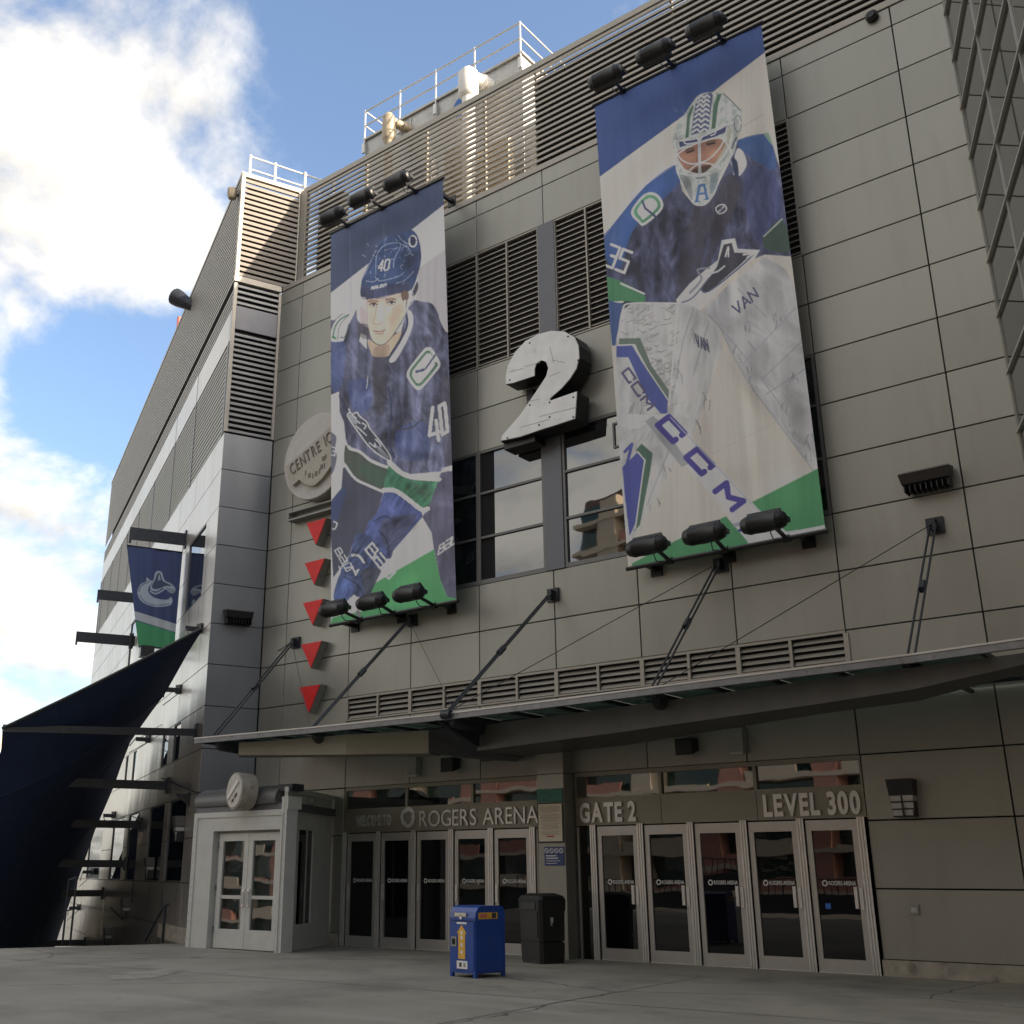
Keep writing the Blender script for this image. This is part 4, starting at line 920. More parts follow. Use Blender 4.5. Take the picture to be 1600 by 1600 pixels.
class Print:
    def __init__(s, P, bg, frames):
        """P: (n,m,3) world positions of the cloth grid; photo pixels are only used as drawing coordinates on the cloth"""
        s.px = to_px(P); s.n, s.m = P.shape[:2]; q = s.px
        # 4 sub-samples per vertex for clean edges
        du = np.zeros_like(q); du[:, :-1] = q[:, 1:] - q[:, :-1]; du[:, -1] = du[:, -2]; dv = np.zeros_like(q); dv[:-1] = q[1:] - q[:-1]; dv[-1] = dv[-2]
        s.sub = [q + a * du + b * dv for a, b in ((-.25, -.25), (.25, -.25), (-.25, .25), (.25, .25))]
        s.c = np.zeros((s.n, s.m, 3)) + lin(bg); s.fr = frames
    def T(s, f, pts):
        ox, oy, k = s.fr[f]; p = np.array(pts, float); return np.stack([ox + p[:, 0] * k, oy + p[:, 1] * k], 1)
    def mask(s, poly):
        x0, y0 = poly.min(0) - 1; x1, y1 = poly.max(0) + 1
        box = (s.px[..., 0] > x0) & (s.px[..., 0] < x1) & (s.px[..., 1] > y0) & (s.px[..., 1] < y1)
        out = np.zeros((s.n, s.m)); idx = np.where(box)
        if len(idx[0]) == 0: return out
        acc = np.zeros(len(idx[0]))
        for S in s.sub:
            X = S[idx][:, 0]; Y = S[idx][:, 1]; ins = np.zeros(len(X), bool); j = len(poly) - 1
            for i in range(len(poly)):
                xi, yi = poly[i]; xj, yj = poly[j]
                if yi != yj: ins ^= ((yi > Y) != (yj > Y)) & (X < (xj - xi) * (Y - yi) / (yj - yi) + xi)
                j = i
            acc += ins
        out[idx] = acc / 4; return out
    def blend(s, m, col, op=1.0):
        m = (m * op)[..., None]; s.c = s.c * (1 - m) + lin(col) * m
    def poly(s, f, pts, col, sm=True, op=1.0):
        p = s.T(f, pts); p = smooth_poly(p) if sm else p; m = s.mask(p); s.blend(m, col, op); return m
    def stroke(s, f, pts, w, col, sm=True, op=1.0, closed=False):
        p = s.T(f, pts); w = w * s.fr[f][2]
        if sm: p = smooth_poly(p, 5, closed)
        x0, y0 = p.min(0) - w; x1, y1 = p.max(0) + w
        idx = np.where((s.px[..., 0] > x0) & (s.px[..., 0] < x1) & (s.px[..., 1] > y0) & (s.px[..., 1] < y1))
        if len(idx[0]) == 0: return
        Q = s.px[idx]; D = np.full(len(Q), 1e9)
        for a, b in zip(p[:-1], p[1:]):
            ab = b - a; t = np.clip(((Q - a) @ ab) / max(ab @ ab, 1e-9), 0, 1); D = np.minimum(D, np.linalg.norm(Q - a - t[:, None] * ab, axis=1))
        m = np.zeros((s.n, s.m)); m[idx] = np.clip((w / 2 - D) / .45 + .5, 0, 1); s.blend(m, col, op)
    def text(s, f, txt, o, u, v, w, col, gap=.28, op=1.0):
        o, u, v = map(lambda t: np.array(t, float), (o, u, v))
        for i, ch in enumerate(txt):
            if ch not in GL: continue
            for st in GL[ch]: s.stroke(f, [o + u * (i * (1 + gap) + a) + v * b for a, b in st], w, col, sm=False, op=op)
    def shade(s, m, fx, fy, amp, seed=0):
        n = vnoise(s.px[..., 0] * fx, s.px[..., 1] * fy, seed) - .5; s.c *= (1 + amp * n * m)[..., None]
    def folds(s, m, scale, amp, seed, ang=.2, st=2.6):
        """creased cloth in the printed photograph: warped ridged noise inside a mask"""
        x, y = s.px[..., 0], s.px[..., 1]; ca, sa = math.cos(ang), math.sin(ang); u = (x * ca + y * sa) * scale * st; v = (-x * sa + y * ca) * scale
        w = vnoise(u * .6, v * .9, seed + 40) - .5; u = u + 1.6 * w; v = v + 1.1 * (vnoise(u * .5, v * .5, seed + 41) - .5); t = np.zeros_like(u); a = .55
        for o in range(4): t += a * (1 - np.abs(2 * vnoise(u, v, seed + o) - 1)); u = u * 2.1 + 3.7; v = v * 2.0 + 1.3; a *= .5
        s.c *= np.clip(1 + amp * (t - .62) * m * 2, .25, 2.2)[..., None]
    def blob(s, f, c, rx, ry, amp, ang=0.0, tint=None):
        """soft light or dark modelling in the printed picture"""
        ox, oy, k = s.fr[f]; dx = s.px[..., 0] - (ox + c[0] * k); dy = s.px[..., 1] - (oy + c[1] * k); ca, sa = math.cos(ang), math.sin(ang)
        u = (dx * ca + dy * sa) / (rx * k); v = (-dx * sa + dy * ca) / (ry * k); g = np.exp(-(u * u + v * v))
        if tint is None: s.c *= (1 + amp * g)[..., None]
        else: s.blend(g, tint, amp)
    def ell(s, f, c, rx, ry, n=20, a0=0): return [(c[0] + rx * math.cos(2 * math.pi * i / n + a0), c[1] + ry * math.sin(2 * math.pi * i / n + a0)) for i in range(n)]
def cloth(name, P, colors, gain, parent, back=.012):
    n, m = P.shape[:2]; idx = np.arange(n * m).reshape(n, m)
    f = np.stack([idx[:-1, :-1], idx[1:, :-1], idx[1:, 1:], idx[:-1, 1:]], -1).reshape(-1, 4)
    me = bpy.data.meshes.new(name); me.vertices.add(n * m); me.vertices.foreach_set('co', P.reshape(-1, 3).astype(np.float32).ravel())
    me.loops.add(f.size); me.loops.foreach_set('vertex_index', f.ravel().astype(np.int32)); me.polygons.add(len(f))
    me.polygons.foreach_set('loop_start', np.arange(0, f.size, 4, dtype=np.int32)); me.polygons.foreach_set('use_smooth', np.ones(len(f), bool)); me.update(calc_edges=True)
    at = me.color_attributes.new('print', 'FLOAT_COLOR', 'POINT'); ca = np.ones((n * m, 4), np.float32); lum = (colors @ np.array([.25, .6, .15]))[..., None]; ca[:, :3] = np.clip((colors * .84 + lum * .16) * gain + .024, .004, .80).reshape(-1, 3)  # desaturation and constant lift put a hazy sky sheen into the print colours
    at.data.foreach_set('color', ca.ravel())
    return link(name, me, M['print'], parent)
def banner_grid(x0, x1, zt, zb, yt, yb, nu, nv, seed):
    u = np.linspace(0, 1, nu)[None, :]; v = np.linspace(0, 1, nv)[:, None]
    X = x0 + (x1 - x0) * u + 0 * v; Z = zt + (zb - zt) * v + 0 * u; Y = yt + (yb - yt) * v + 0 * u
    fold = .030 * (vnoise(u * 9 + .6 * vnoise(v * 3, v * 0, seed + 5), v * 1.3 + 0 * u, seed) - .5) + .012 * (vnoise(u * 22, v * 2 + 0 * u, seed + 1) - .5)
    env = np.sin(np.pi * np.clip(v, 0, 1)) ** .5 + .3
    return np.stack([X, Y + fold * env * 1.6, Z], -1)
def rails(t, x0, x1, yt, zt, yb, zb):
    MB().tube((x0 - .05, yt, zt + .02), (x1 + .05, yt, zt + .02), .045, 8).build('top_rail', M['black_metal'], t)
    MB().tube((x0 - .05, yb, zb - .02), (x1 + .05, yb, zb - .02), .05, 8).build('bottom_rail', M['black_metal'], t)
    for x in (x0 + .5, x1 - .5, (x0 + x1) / 2):
        for y, z in ((yt, zt + .02), (yb, zb - .02)): MB().box(x - .05, x + .05, y, -.001, z - .06, z + .04).box(x - .14, x + .14, -.05, -.001, z - .18, z + .16).build('rail_bracket', M['black_metal'], t)

# ---- skater banner
b1 = dict(x0=-13.92, x1=-9.47, zt=20.2, zb=8.12, yt=-1.05, yb=-.45)
bt1 = thing('skater_banner', (-11.7, -.7, 8.1), 'tall printed banner of a hockey skater in a navy jersey numbered 40', 'banner')
Pg = banner_grid(b1['x0'], b1['x1'], b1['zt'], b1['zb'], b1['yt'], b1['yb'], 200, 560, 3)
K1 = Print(Pg, (188, 188, 186), {'a': (500, 320, .1375), 'b': (500, 520, .1375), 'c': (500, 720, .16254)})
NAVY = (62, 76, 106); JER = (80, 84, 108); GRN = (56, 118, 86)
full = np.ones((K1.n, K1.m))
K1.poly('a', [(1130, 712), (1440, 490), (1700, 300), (1700, 2500), (1000, 2500)], (166, 164, 166), False)
K1.poly('a', [(-200, 1190), (120, 1000), (1400, 0), (1700, -230), (1700, -700), (-200, -700)], NAVY, False)
body = K1.poly('a', [(80, 1340), (180, 1295), (260, 1230), (420, 1190), (450, 1310), (560, 1380), (700, 1600), (900, 1500), (1000, 1200), (1070, 1075), (1170, 1085), (1290, 1112), (1360, 1225), (1375, 1290), (1455, 1440), (1600, 1560), (1700, 1900), (60, 1900)], JER)
body = np.maximum(body, K1.poly('b', [(60, -20), (1700, -20), (1700, 1470), (1400, 1560), (1050, 1590), (960, 1560), (820, 1430), (780, 1500), (600, 1420), (480, 1330), (340, 1270), (312, 1200), (290, 1000), (240, 880), (235, 650), (140, 690), (60, 690)], JER, False))
BODY = body; K1.shade(body, .16, .012, .75, 2); K1.shade(body, .05, .03, .6, 7); K1.shade(body, .35, .05, .3, 17); K1.folds(body, .020, 1.0, 61, .12); K1.folds(body, .05, .5, 71, -.5)
# blue sheen patches
for pts in ([(130, 100), (300, 100), (260, 600), (140, 600)], [(330, 560), (560, 520), (600, 800), (430, 900)], [(890, 1100), (1200, 1000), (1250, 1400), (930, 1400)]): K1.poly('b', pts, (58, 82, 140), True, .45)
for pts in ([(620, 260), (760, 260), (740, 900), (640, 800)], [(1380, 600), (1500, 560), (1520, 1480), (1430, 1440)]): K1.poly('b', pts, (76, 68, 70), True, .5)
K1.stroke('b', [(800, 600), (830, 900), (800, 1180), (860, 1400)], 18, (48, 58, 98)); K1.stroke('b', [(900, 1080), (1060, 1060), (1180, 960)], 14, (66, 60, 72)); K1.stroke('b', [(240, 700), (330, 900), (320, 1180)], 20, (52, 58, 80))
# collar and neck
K1.poly('b', [(560, 60), (700, 120), (820, 40), (940, -40), (905, 80), (800, 240), (700, 258), (620, 248), (585, 180)], (186, 164, 138))
K1.poly('b', [(640, 150), (800, 120), (780, 245), (630, 248)], (150, 130, 112), True, .6)
K1.poly('a', [(1008, 1185), (1055, 1205), (1078, 1290), (1050, 1420), (985, 1570), (870, 1760), (800, 1755), (900, 1600), (985, 1440), (1020, 1320)], (198, 202, 204))
K1.stroke('a', [(1000, 1240), (1000, 1380), (900, 1560), (820, 1680)], 22, (52, 58, 86))
K1.poly('b', [(480, -10), (545, 20), (547, 172), (462, 80)], (196, 198, 200), False)
# shoulder patch and crest
K1.poly('a', [(128, 1480), (165, 1350), (225, 1262), (330, 1203), (415, 1193), (352, 1330), (295, 1500), (262, 1535), (150, 1538)], (200, 206, 206))
K1.stroke('a', [(165, 1490), (185, 1380), (250, 1285), (345, 1235)], 16, (74, 120, 92)); K1.stroke('a', [(250, 1490), (300, 1480), (345, 1340)], 14, (88, 104, 98)); K1.stroke('a', [(215, 1530), (240, 1360), (330, 1250)], 6, (52, 62, 90)); K1.stroke('a', [(160, 1485), (190, 1500)], 26, (48, 120, 84))
K1.poly('b', [(1008, 430), (1040, 370), (1190, 180), (1240, 150), (1290, 168), (1372, 300), (1378, 372), (1340, 425), (1180, 612), (1130, 632), (1090, 612), (1010, 500)], (206, 210, 210))
K1.poly('b', [(1036, 432), (1062, 380), (1200, 212), (1240, 186), (1276, 205), (1345, 320), (1345, 372), (1190, 562), (1130, 590), (1098, 575), (1040, 490)], (76, 116, 90))
K1.poly('b', [(1066, 440), (1086, 396), (1212, 240), (1240, 220), (1262, 238), (1315, 328), (1310, 366), (1172, 536), (1130, 556), (1108, 545), (1066, 482)], (206, 210, 210))
K1.poly('b', [(1262, 215), (1300, 255), (1345, 300), (1318, 322), (1262, 262)], (206, 210, 210)); K1.stroke('b', [(1112, 428), (1212, 398), (1328, 235)], 20, (66, 74, 108), False); K1.stroke('b', [(1112, 428), (1190, 405)], 30, (66, 74, 108), False)
# sleeve number
K1.stroke('b', [(1298, 835), (1262, 1150), (1372, 1108)], 40, (226, 226, 222), False); K1.stroke('b', [(1338, 980), (1366, 1205)], 40, (226, 226, 222), False)
K1.stroke('b', [(1372, 820), (1435, 785), (1468, 1105), (1408, 1140), (1372, 820)], 40, (226, 226, 222), False)
# chest emblem
K1.poly('b', [(330, 900), (362, 888), (430, 900), (450, 930), (550, 1000), (585, 1075), (700, 1215), (815, 1385), (792, 1430), (600, 1290), (450, 1110), (350, 965)], (66, 70, 84))
K1.stroke('b', [(345, 850), (375, 905), (440, 890), (465, 930), (550, 1000), (585, 1075), (700, 1215), (815, 1385), (792, 1430), (600, 1300), (450, 1110), (350, 965), (330, 915), (362, 895), (430, 960)], 15, (196, 200, 204))
for st in ([(425, 1040), (480, 1090), (545, 1150)], [(640, 1265), (700, 1300), (785, 1400)], [(650, 1195), (690, 1235), (710, 1275)], [(500, 1010), (540, 1040), (520, 1075)], [(580, 1235), (650, 1285), (640, 1240)], [(430, 980), (470, 1010)]): K1.stroke('b', st, 16, (180, 186, 192))
K1.poly('b', [(650, 1265), (720, 1300), (800, 1390), (780, 1420), (700, 1350)], (128, 134, 142), True, .8); K1.poly('b', [(340, 920), (400, 930), (440, 1010), (400, 1020)], (160, 166, 172), True, .7)
K1.stroke('b', [(560, 480), (555, 560), (545, 610)], 8, (190, 196, 206))
# waist band, sleeve bands
K1.poly('b', [(305, 1265), (360, 1310), (470, 1340), (600, 1450), (790, 1515), (790, 1640), (640, 1700), (400, 1640), (300, 1480)], (74, 82, 74)); K1.poly('b', [(440, 1470), (560, 1470), (760, 1540), (760, 1600), (520, 1590)], (62, 108, 86), True, .8)
K1.poly('c', [(250, 10), (360, -20), (650, 60), (635, 275), (480, 215), (350, 155)], (72, 84, 76)); K1.poly('c', [(390, 30), (630, 90), (620, 230), (500, 180)], (58, 96, 76), True, .6)
K1.poly('c', [(236, 60), (262, 40), (360, 175), (625, 295), (560, 500), (455, 685), (345, 725), (300, 890), (215, 1010), (145, 1110), (100, 400), (222, 250)], (70, 74, 92), False)
K1.poly('c', [(130, 380), (240, 240), (260, 320), (180, 560), (130, 560)], (52, 78, 132), True, .6)
K1.stroke('b', [(345, 1280), (372, 1306), (470, 1336), (600, 1440), (780, 1512)], 34, (196, 198, 198))
K1.stroke('c', [(252, 20), (350, 155), (470, 218), (625, 285)], 26, (190, 192, 194))
leg = K1.poly('c', [(1140, 180), (1180, 100), (1330, 60), (1420, 1400), (1240, 1300), (1172, 1130), (1112, 840), (1090, 680), (1000, 525), (1050, 450)], (84, 84, 106), False); K1.shade(leg, .2, .02, .5, 5)
arm = K1.poly('c', [(630, 290), (740, 280), (860, 360), (990, 470), (1003, 525), (722, 850), (700, 922), (650, 932), (560, 760), (445, 685), (480, 580), (560, 490)], (66, 78, 128), False)
K1.poly('c', [(620, 560), (760, 520), (940, 520), (720, 840), (680, 900), (600, 700)], (70, 72, 92), True, .7); K1.stroke('c', [(540, 570), (620, 520), (700, 540)], 16, (44, 56, 96)); K1.stroke('c', [(590, 660), (660, 760), (680, 900)], 22, (50, 58, 86))
slv = K1.poly('c', [(680, 10), (770, 100), (900, 150), (1152, 170), (1062, 430), (1000, 450), (860, 335), (740, 268), (625, 255), (650, 120)], GRN, False); K1.shade(slv, .12, .08, .5, 9)
K1.poly('c', [(900, 170), (1010, 260), (1100, 230), (1060, 330), (950, 300)], (66, 96, 78), True, .6)
K1.stroke('c', [(680, 0), (770, 85), (890, 142), (1160, 165)], 44, (222, 222, 220)); K1.stroke('c', [(628, 268), (740, 275), (860, 355), (990, 455), (1052, 448)], 44, (218, 218, 217)); K1.poly('c', [(1170, 105), (1195, 58), (1320, 18), (1325, 70)], (220, 220, 218), False)
# green floor of the print
gr_ = K1.poly('c', [(470, 1300), (540, 1165), (1112, 838), (1172, 1130), (1240, 1295), (1420, 1330), (1420, 1700), (60, 1700), (140, 1490), (430, 1430)], (66, 150, 88), False)
# glove and stick
glv = K1.poly('c', [(350, 712), (450, 684), (560, 760), (655, 935), (590, 1075), (545, 1165), (475, 1300), (330, 1290), (250, 1362), (178, 1350), (148, 1270), (220, 1030), (300, 895)], (60, 75, 114)); K1.shade(glv, .12, .1, .5, 4)
K1.poly('c', [(420, 1040), (600, 1010), (590, 1080), (480, 1280), (430, 1200)], (64, 66, 76), True, .8); K1.poly('c', [(165, 1270), (230, 1110), (330, 1150), (330, 1230), (250, 1350), (180, 1340)], (62, 82, 132), True, .8)
K1.stroke('c', [(330, 860), (400, 900), (470, 980)], 16, (44, 50, 72)); K1.stroke('c', [(250, 1100), (380, 1180), (440, 1290)], 14, (46, 54, 78))
K1.stroke('c', [(345, 1290), (365, 1380), (380, 1450)], 34, (190, 190, 190), False); K1.stroke('c', [(380, 1440), (420, 1540)], 36, (110, 112, 112), False)
K1.text('c', 'BaU', (452, 842), (66, 82), (66, -66), 19, (205, 208, 210), .2); K1.stroke('c', [(325, 895), (390, 900), (440, 965)], 24, (180, 184, 188)); K1.stroke('c', [(270, 1020), (330, 1000), (350, 1060), (390, 1030), (360, 1085), (310, 970)], 14, (205, 208, 210), False)
K1.text('c', 'BaU', (1152, 888), (50, -34), (16, -86), 13, (215, 215, 213), .25)
K1.text('c', 'BaU', (158, 850), (32, 56), (50, -32), 11, (196, 200, 202), .3); K1.stroke('c', [(150, 570), (180, 590), (160, 640), (140, 640)], 14, (200, 204, 208)); K1.stroke('c', [(180, 1110), (210, 1060), (200, 1000)], 12, (190, 190, 190))
K1.text('b', '0', (152, 1340), (30, 10), (8, -60), 12, (190, 194, 198)); K1.poly('b', [(130, 1150), (170, 1130), (205, 1180), (190, 1300), (210, 1400), (170, 1560), (130, 1560)], (62, 70, 96), True, .85); K1.text('b', '3', (150, 1370), (38, 12), (6, -90), 12, (196, 198, 200))
# head
hel = K1.poly('a', [(488, 850), (540, 720), (600, 580), (650, 490), (700, 430), (760, 370), (860, 322), (960, 300), (1050, 270), (1112, 322), (1150, 430), (1165, 590), (1130, 760), (1062, 940), (960, 980), (800, 1022), (640, 1062), (488, 1042)], (46, 68, 108)); K1.shade(hel, .25, .2, .35, 6)
K1.poly('a', [(490, 900), (640, 930), (820, 910), (1000, 860), (1060, 930), (940, 985), (640, 1062), (490, 1042)], (72, 76, 108), True, .7)
K1.poly('a', [(1010, 560), (1140, 520), (1160, 620), (1120, 780), (1040, 800)], (42, 52, 86), True, .7)
for st in ([(650, 780), (660, 560), (760, 440), (930, 430), (860, 600), (850, 700)], [(500, 820), (560, 700), (650, 500)], [(640, 800), (700, 850), (900, 800), (970, 750)], [(930, 430), (1010, 470), (1060, 560)], [(870, 880), (980, 840), (1080, 740)], [(540, 850), (620, 860), (680, 820)], [(900, 330), (960, 400), (1040, 440)]): K1.stroke('a', st, 9, (140, 152, 176), True, .7)
rs_ = np.random.default_rng(5)
for i in range(46):
    x, y = rs_.uniform(530, 1090), rs_.uniform(340, 900); a = rs_.uniform(0, 6); l = rs_.uniform(8, 40)
    if (x - 820) ** 2 / 330 ** 2 + (y - 640) ** 2 / 300 ** 2 < 1: K1.stroke('a', [(x, y), (x + l * math.cos(a), y + l * math.sin(a))], rs_.uniform(5, 10), (150, 162, 186), False, .7)
K1.text('a', '40', (672, 742), (50, -8), (22, -120), 17, (205, 205, 205), .35); K1.text('a', 'BaUER', (598, 945), (28, -6), (6, -28), 9, (190, 192, 198), .25)
K1.stroke('a', K1.ell('a', (1070, 400), 42, 62), 16, (200, 204, 208), True); K1.poly('a', [(1040, 350), (1090, 360), (1090, 430), (1050, 440)], (40, 48, 70))
K1.poly('a', [(1080, 940), (1120, 860), (1130, 930), (1090, 1020), (1060, 1010)], (60, 60, 72))
fc_ = K1.poly('a', [(552, 1068), (700, 1052), (950, 985), (1000, 1050), (992, 1180), (940, 1300), (835, 1480), (765, 1562), (700, 1580), (620, 1535), (570, 1400), (548, 1250)], (214, 188, 165)); K1.shade(fc_, .08, .06, .12, 3)
K1.poly('a', [(800, 1200), (960, 1100), (985, 1190), (930, 1310), (820, 1480), (760, 1540), (800, 1380)], (196, 164, 140), True, .55); K1.poly('a', [(555, 1068), (950, 985), (960, 1030), (700, 1080), (556, 1110)], (170, 150, 140), True, .5)
K1.poly('a', [(935, 980), (1012, 968), (1022, 1045), (965, 1095)], (112, 88, 78)); K1.poly('a', [(960, 1080), (1000, 1070), (1000, 1140), (960, 1180)], (205, 180, 165))
for st, w, c in (([(590, 1098), (650, 1095)], 12, (150, 124, 110)), ([(590, 1116), (660, 1128)], 12, (96, 84, 84)), ([(770, 1078), (860, 1062)], 12, (150, 124, 110)), ([(785, 1100), (862, 1086)], 13, (92, 80, 82)), ([(660, 1130), (640, 1250), (622, 1330), (670, 1345), (720, 1325)], 9, (176, 140, 122)),
                 ([(625, 1418), (690, 1426), (755, 1408)], 13, (150, 98, 92)), ([(650, 1445), (700, 1452), (735, 1440)], 14, (188, 138, 124)), ([(560, 1390), (590, 1500), (650, 1562), (720, 1578), (800, 1525), (900, 1385), (980, 1240), (1003, 1050)], 9, (84, 76, 76)), ([(1040, 960), (1020, 1080), (970, 1250)], 10, (178, 182, 190)), ([(1060, 950), (1080, 1060), (1040, 1130)], 10, (150, 156, 168))): K1.stroke('a', st, w, c)
for ex, ey in ((622, 1120), (824, 1098)):
    K1.poly('a', K1.ell('a', (ex, ey), 44, 17), (205, 196, 190)); K1.poly('a', K1.ell('a', (ex + 4, ey), 17, 17), (70, 72, 82)); K1.stroke('a', [(ex - 46, ey + 2), (ex, ey - 18), (ex + 46, ey - 2)], 13, (84, 66, 60)); K1.stroke('a', [(ex - 56, ey - 36), (ex, ey - 48), (ex + 56, ey - 36)], 17, (140, 110, 92)); K1.stroke('a', [(ex - 40, ey + 26), (ex + 36, ey + 22)], 9, (176, 146, 128))
K1.poly('a', [(462, 1040), (548, 1062), (556, 1345), (500, 1345), (445, 1290), (428, 1190), (440, 1100)], (192, 180, 178), True, .85); K1.stroke('a', [(430, 1180), (440, 1290), (500, 1345), (556, 1345)], 9, (140, 130, 134)); K1.stroke('a', [(548, 1062), (552, 1345)], 6, (150, 130, 120))
K1.poly('a', [(470, 1150), (540, 1200), (540, 1330), (480, 1320)], (160, 144, 148), True, .5); K1.poly('a', [(450, 1350), (560, 1350), (570, 1500), (470, 1480)], (74, 62, 66), True, .6)
for xa in (340, 735): K1.stroke('a', [(xa, 200), (xa + 20, 600), (xa + 30, 1200)], 16, (96, 108, 140), True, .3)
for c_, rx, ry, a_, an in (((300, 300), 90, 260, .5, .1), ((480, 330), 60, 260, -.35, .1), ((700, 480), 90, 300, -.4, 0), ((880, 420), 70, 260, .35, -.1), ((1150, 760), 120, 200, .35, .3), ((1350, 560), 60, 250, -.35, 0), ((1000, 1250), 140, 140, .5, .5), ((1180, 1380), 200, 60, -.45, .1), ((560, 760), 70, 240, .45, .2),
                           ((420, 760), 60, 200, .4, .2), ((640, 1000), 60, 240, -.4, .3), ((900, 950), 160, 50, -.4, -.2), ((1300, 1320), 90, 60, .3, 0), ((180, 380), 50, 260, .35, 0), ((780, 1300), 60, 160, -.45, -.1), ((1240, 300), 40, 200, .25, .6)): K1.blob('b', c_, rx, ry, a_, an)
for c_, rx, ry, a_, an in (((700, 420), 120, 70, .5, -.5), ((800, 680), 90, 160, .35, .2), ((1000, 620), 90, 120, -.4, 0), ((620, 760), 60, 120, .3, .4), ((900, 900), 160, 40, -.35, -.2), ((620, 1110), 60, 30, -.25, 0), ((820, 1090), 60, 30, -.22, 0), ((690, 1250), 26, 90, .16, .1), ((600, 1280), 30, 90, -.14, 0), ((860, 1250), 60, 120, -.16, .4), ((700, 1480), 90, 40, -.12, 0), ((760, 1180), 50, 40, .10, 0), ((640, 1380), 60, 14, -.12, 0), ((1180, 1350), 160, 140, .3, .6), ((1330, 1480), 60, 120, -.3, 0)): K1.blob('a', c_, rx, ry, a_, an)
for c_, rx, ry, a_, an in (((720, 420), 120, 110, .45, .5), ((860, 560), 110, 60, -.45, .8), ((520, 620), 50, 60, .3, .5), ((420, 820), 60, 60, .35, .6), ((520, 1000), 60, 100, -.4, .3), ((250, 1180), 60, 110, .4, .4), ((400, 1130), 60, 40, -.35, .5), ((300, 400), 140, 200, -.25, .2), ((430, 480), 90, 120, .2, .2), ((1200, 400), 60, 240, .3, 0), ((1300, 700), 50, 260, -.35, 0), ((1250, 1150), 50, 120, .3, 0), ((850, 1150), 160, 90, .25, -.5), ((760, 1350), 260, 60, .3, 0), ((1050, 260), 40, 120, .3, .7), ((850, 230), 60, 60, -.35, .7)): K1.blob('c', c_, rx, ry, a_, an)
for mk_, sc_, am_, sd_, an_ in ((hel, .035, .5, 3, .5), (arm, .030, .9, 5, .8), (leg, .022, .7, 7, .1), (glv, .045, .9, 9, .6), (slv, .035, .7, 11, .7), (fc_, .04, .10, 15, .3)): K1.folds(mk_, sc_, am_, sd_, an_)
K1.c *= (1 + .10 * (RNG.random((K1.n, K1.m)) - .5))[..., None]
K1.shade(full, .30, .004, .10, 12)
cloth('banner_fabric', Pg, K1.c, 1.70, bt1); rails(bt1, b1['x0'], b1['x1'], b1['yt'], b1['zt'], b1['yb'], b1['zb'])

# ---- goalkeeper banner
b2 = dict(x0=-4.54, x1=-.03, zt=20.25, zb=8.12, yt=-.9, yb=-.4)
bt2 = thing('goalkeeper_banner', (-2.3, -.6, 8.1), 'tall printed banner of a masked hockey goalkeeper with white leg pads', 'banner')
Pg = banner_grid(b2['x0'], b2['x1'], b2['zt'], b2['zb'], b2['yt'], b2['yb'], 290, 760, 8)
K2 = Print(Pg, (178, 174, 165), {'p': (900, 0, .3), 'q': (900, 440, .3), 'h': (1030, 120, .13746)})
K2.poly('p', [(-50, 1060), (125, 918), (340, 760), (560, 600), (780, 425), (985, 270), (1100, 180), (1100, -100), (-50, 300)], (46, 72, 128), False)
K2.stroke('p', [(980, 590), (880, 650)], 5, (160, 156, 148))
jb = K2.poly('p', [(130, 1270), (210, 1150), (290, 1050), (370, 960), (530, 850), (560, 990), (620, 1060), (700, 1050), (800, 850), (850, 722), (985, 690), (1030, 750), (1140, 1100), (1130, 1330), (990, 1320), (760, 1420), (540, 1620), (250, 1620), (165, 1500)], (64, 68, 94), False); K2.shade(jb, .10, .02, .8, 2); K2.shade(jb, .3, .06, .35, 21); K2.shade(jb, .04, .04, .6, 22); K2.folds(jb, .018, .9, 31, .3); K2.folds(jb, .05, .4, 35, -.4)
K2.poly('p', [(130, 1270), (210, 1150), (370, 960), (530, 850), (545, 940), (430, 1060), (300, 1200), (230, 1400)], (40, 80, 138), True, .8); K2.poly('p', [(845, 730), (980, 692), (1030, 760), (1040, 880), (900, 800)], (42, 84, 140), True, .8)
K2.poly('p', [(620, 1060), (720, 1020), (800, 900), (860, 1000), (760, 1240), (640, 1500), (520, 1560)], (62, 58, 66), True, .7); K2.poly('p', [(880, 900), (1040, 900), (1080, 1200), (940, 1250)], (58, 72, 124), True, .5)
K2.stroke('p', [(280, 1330), (340, 1440), (350, 1520)], 26, (52, 54, 70)); K2.stroke('p', [(700, 1240), (660, 1400)], 20, (74, 82, 120), True, .5)
# shoulder patch, number
K2.poly('p', [(293, 1095), (365, 1003), (432, 1008), (458, 1078), (365, 1166), (330, 1152)], (196, 200, 200)); K2.poly('p', [(306, 1092), (370, 1014), (425, 1020), (445, 1076), (362, 1152), (338, 1142)], (72, 128, 96)); K2.poly('p', [(326, 1088), (376, 1030), (414, 1034), (428, 1072), (362, 1134), (346, 1126)], (196, 200, 200)); K2.stroke('p', [(352, 1042), (366, 1078), (420, 1122)], 12, (60, 68, 100), False)
K2.poly('p', [(985, 692), (1010, 690), (1030, 750), (1010, 730)], (120, 150, 130)); K2.text('p', '35', (150, 1372), (46, 18), (40, -105), 14, (196, 196, 196), .35)
K2.poly('p', [(150, 1440), (260, 1468), (362, 1528), (352, 1575), (270, 1562), (160, 1572)], (60, 124, 84)); K2.stroke('p', [(240, 1470), (362, 1524)], 10, (190, 192, 192)); K2.stroke('p', [(160, 1572), (250, 1566)], 10, (190, 192, 192)); K2.poly('p', [(985, 1225), (1080, 1135), (1120, 1300), (1000, 1290)], (58, 78, 68)); K2.stroke('p', [(985, 1225), (1080, 1135)], 8, (150, 156, 156))
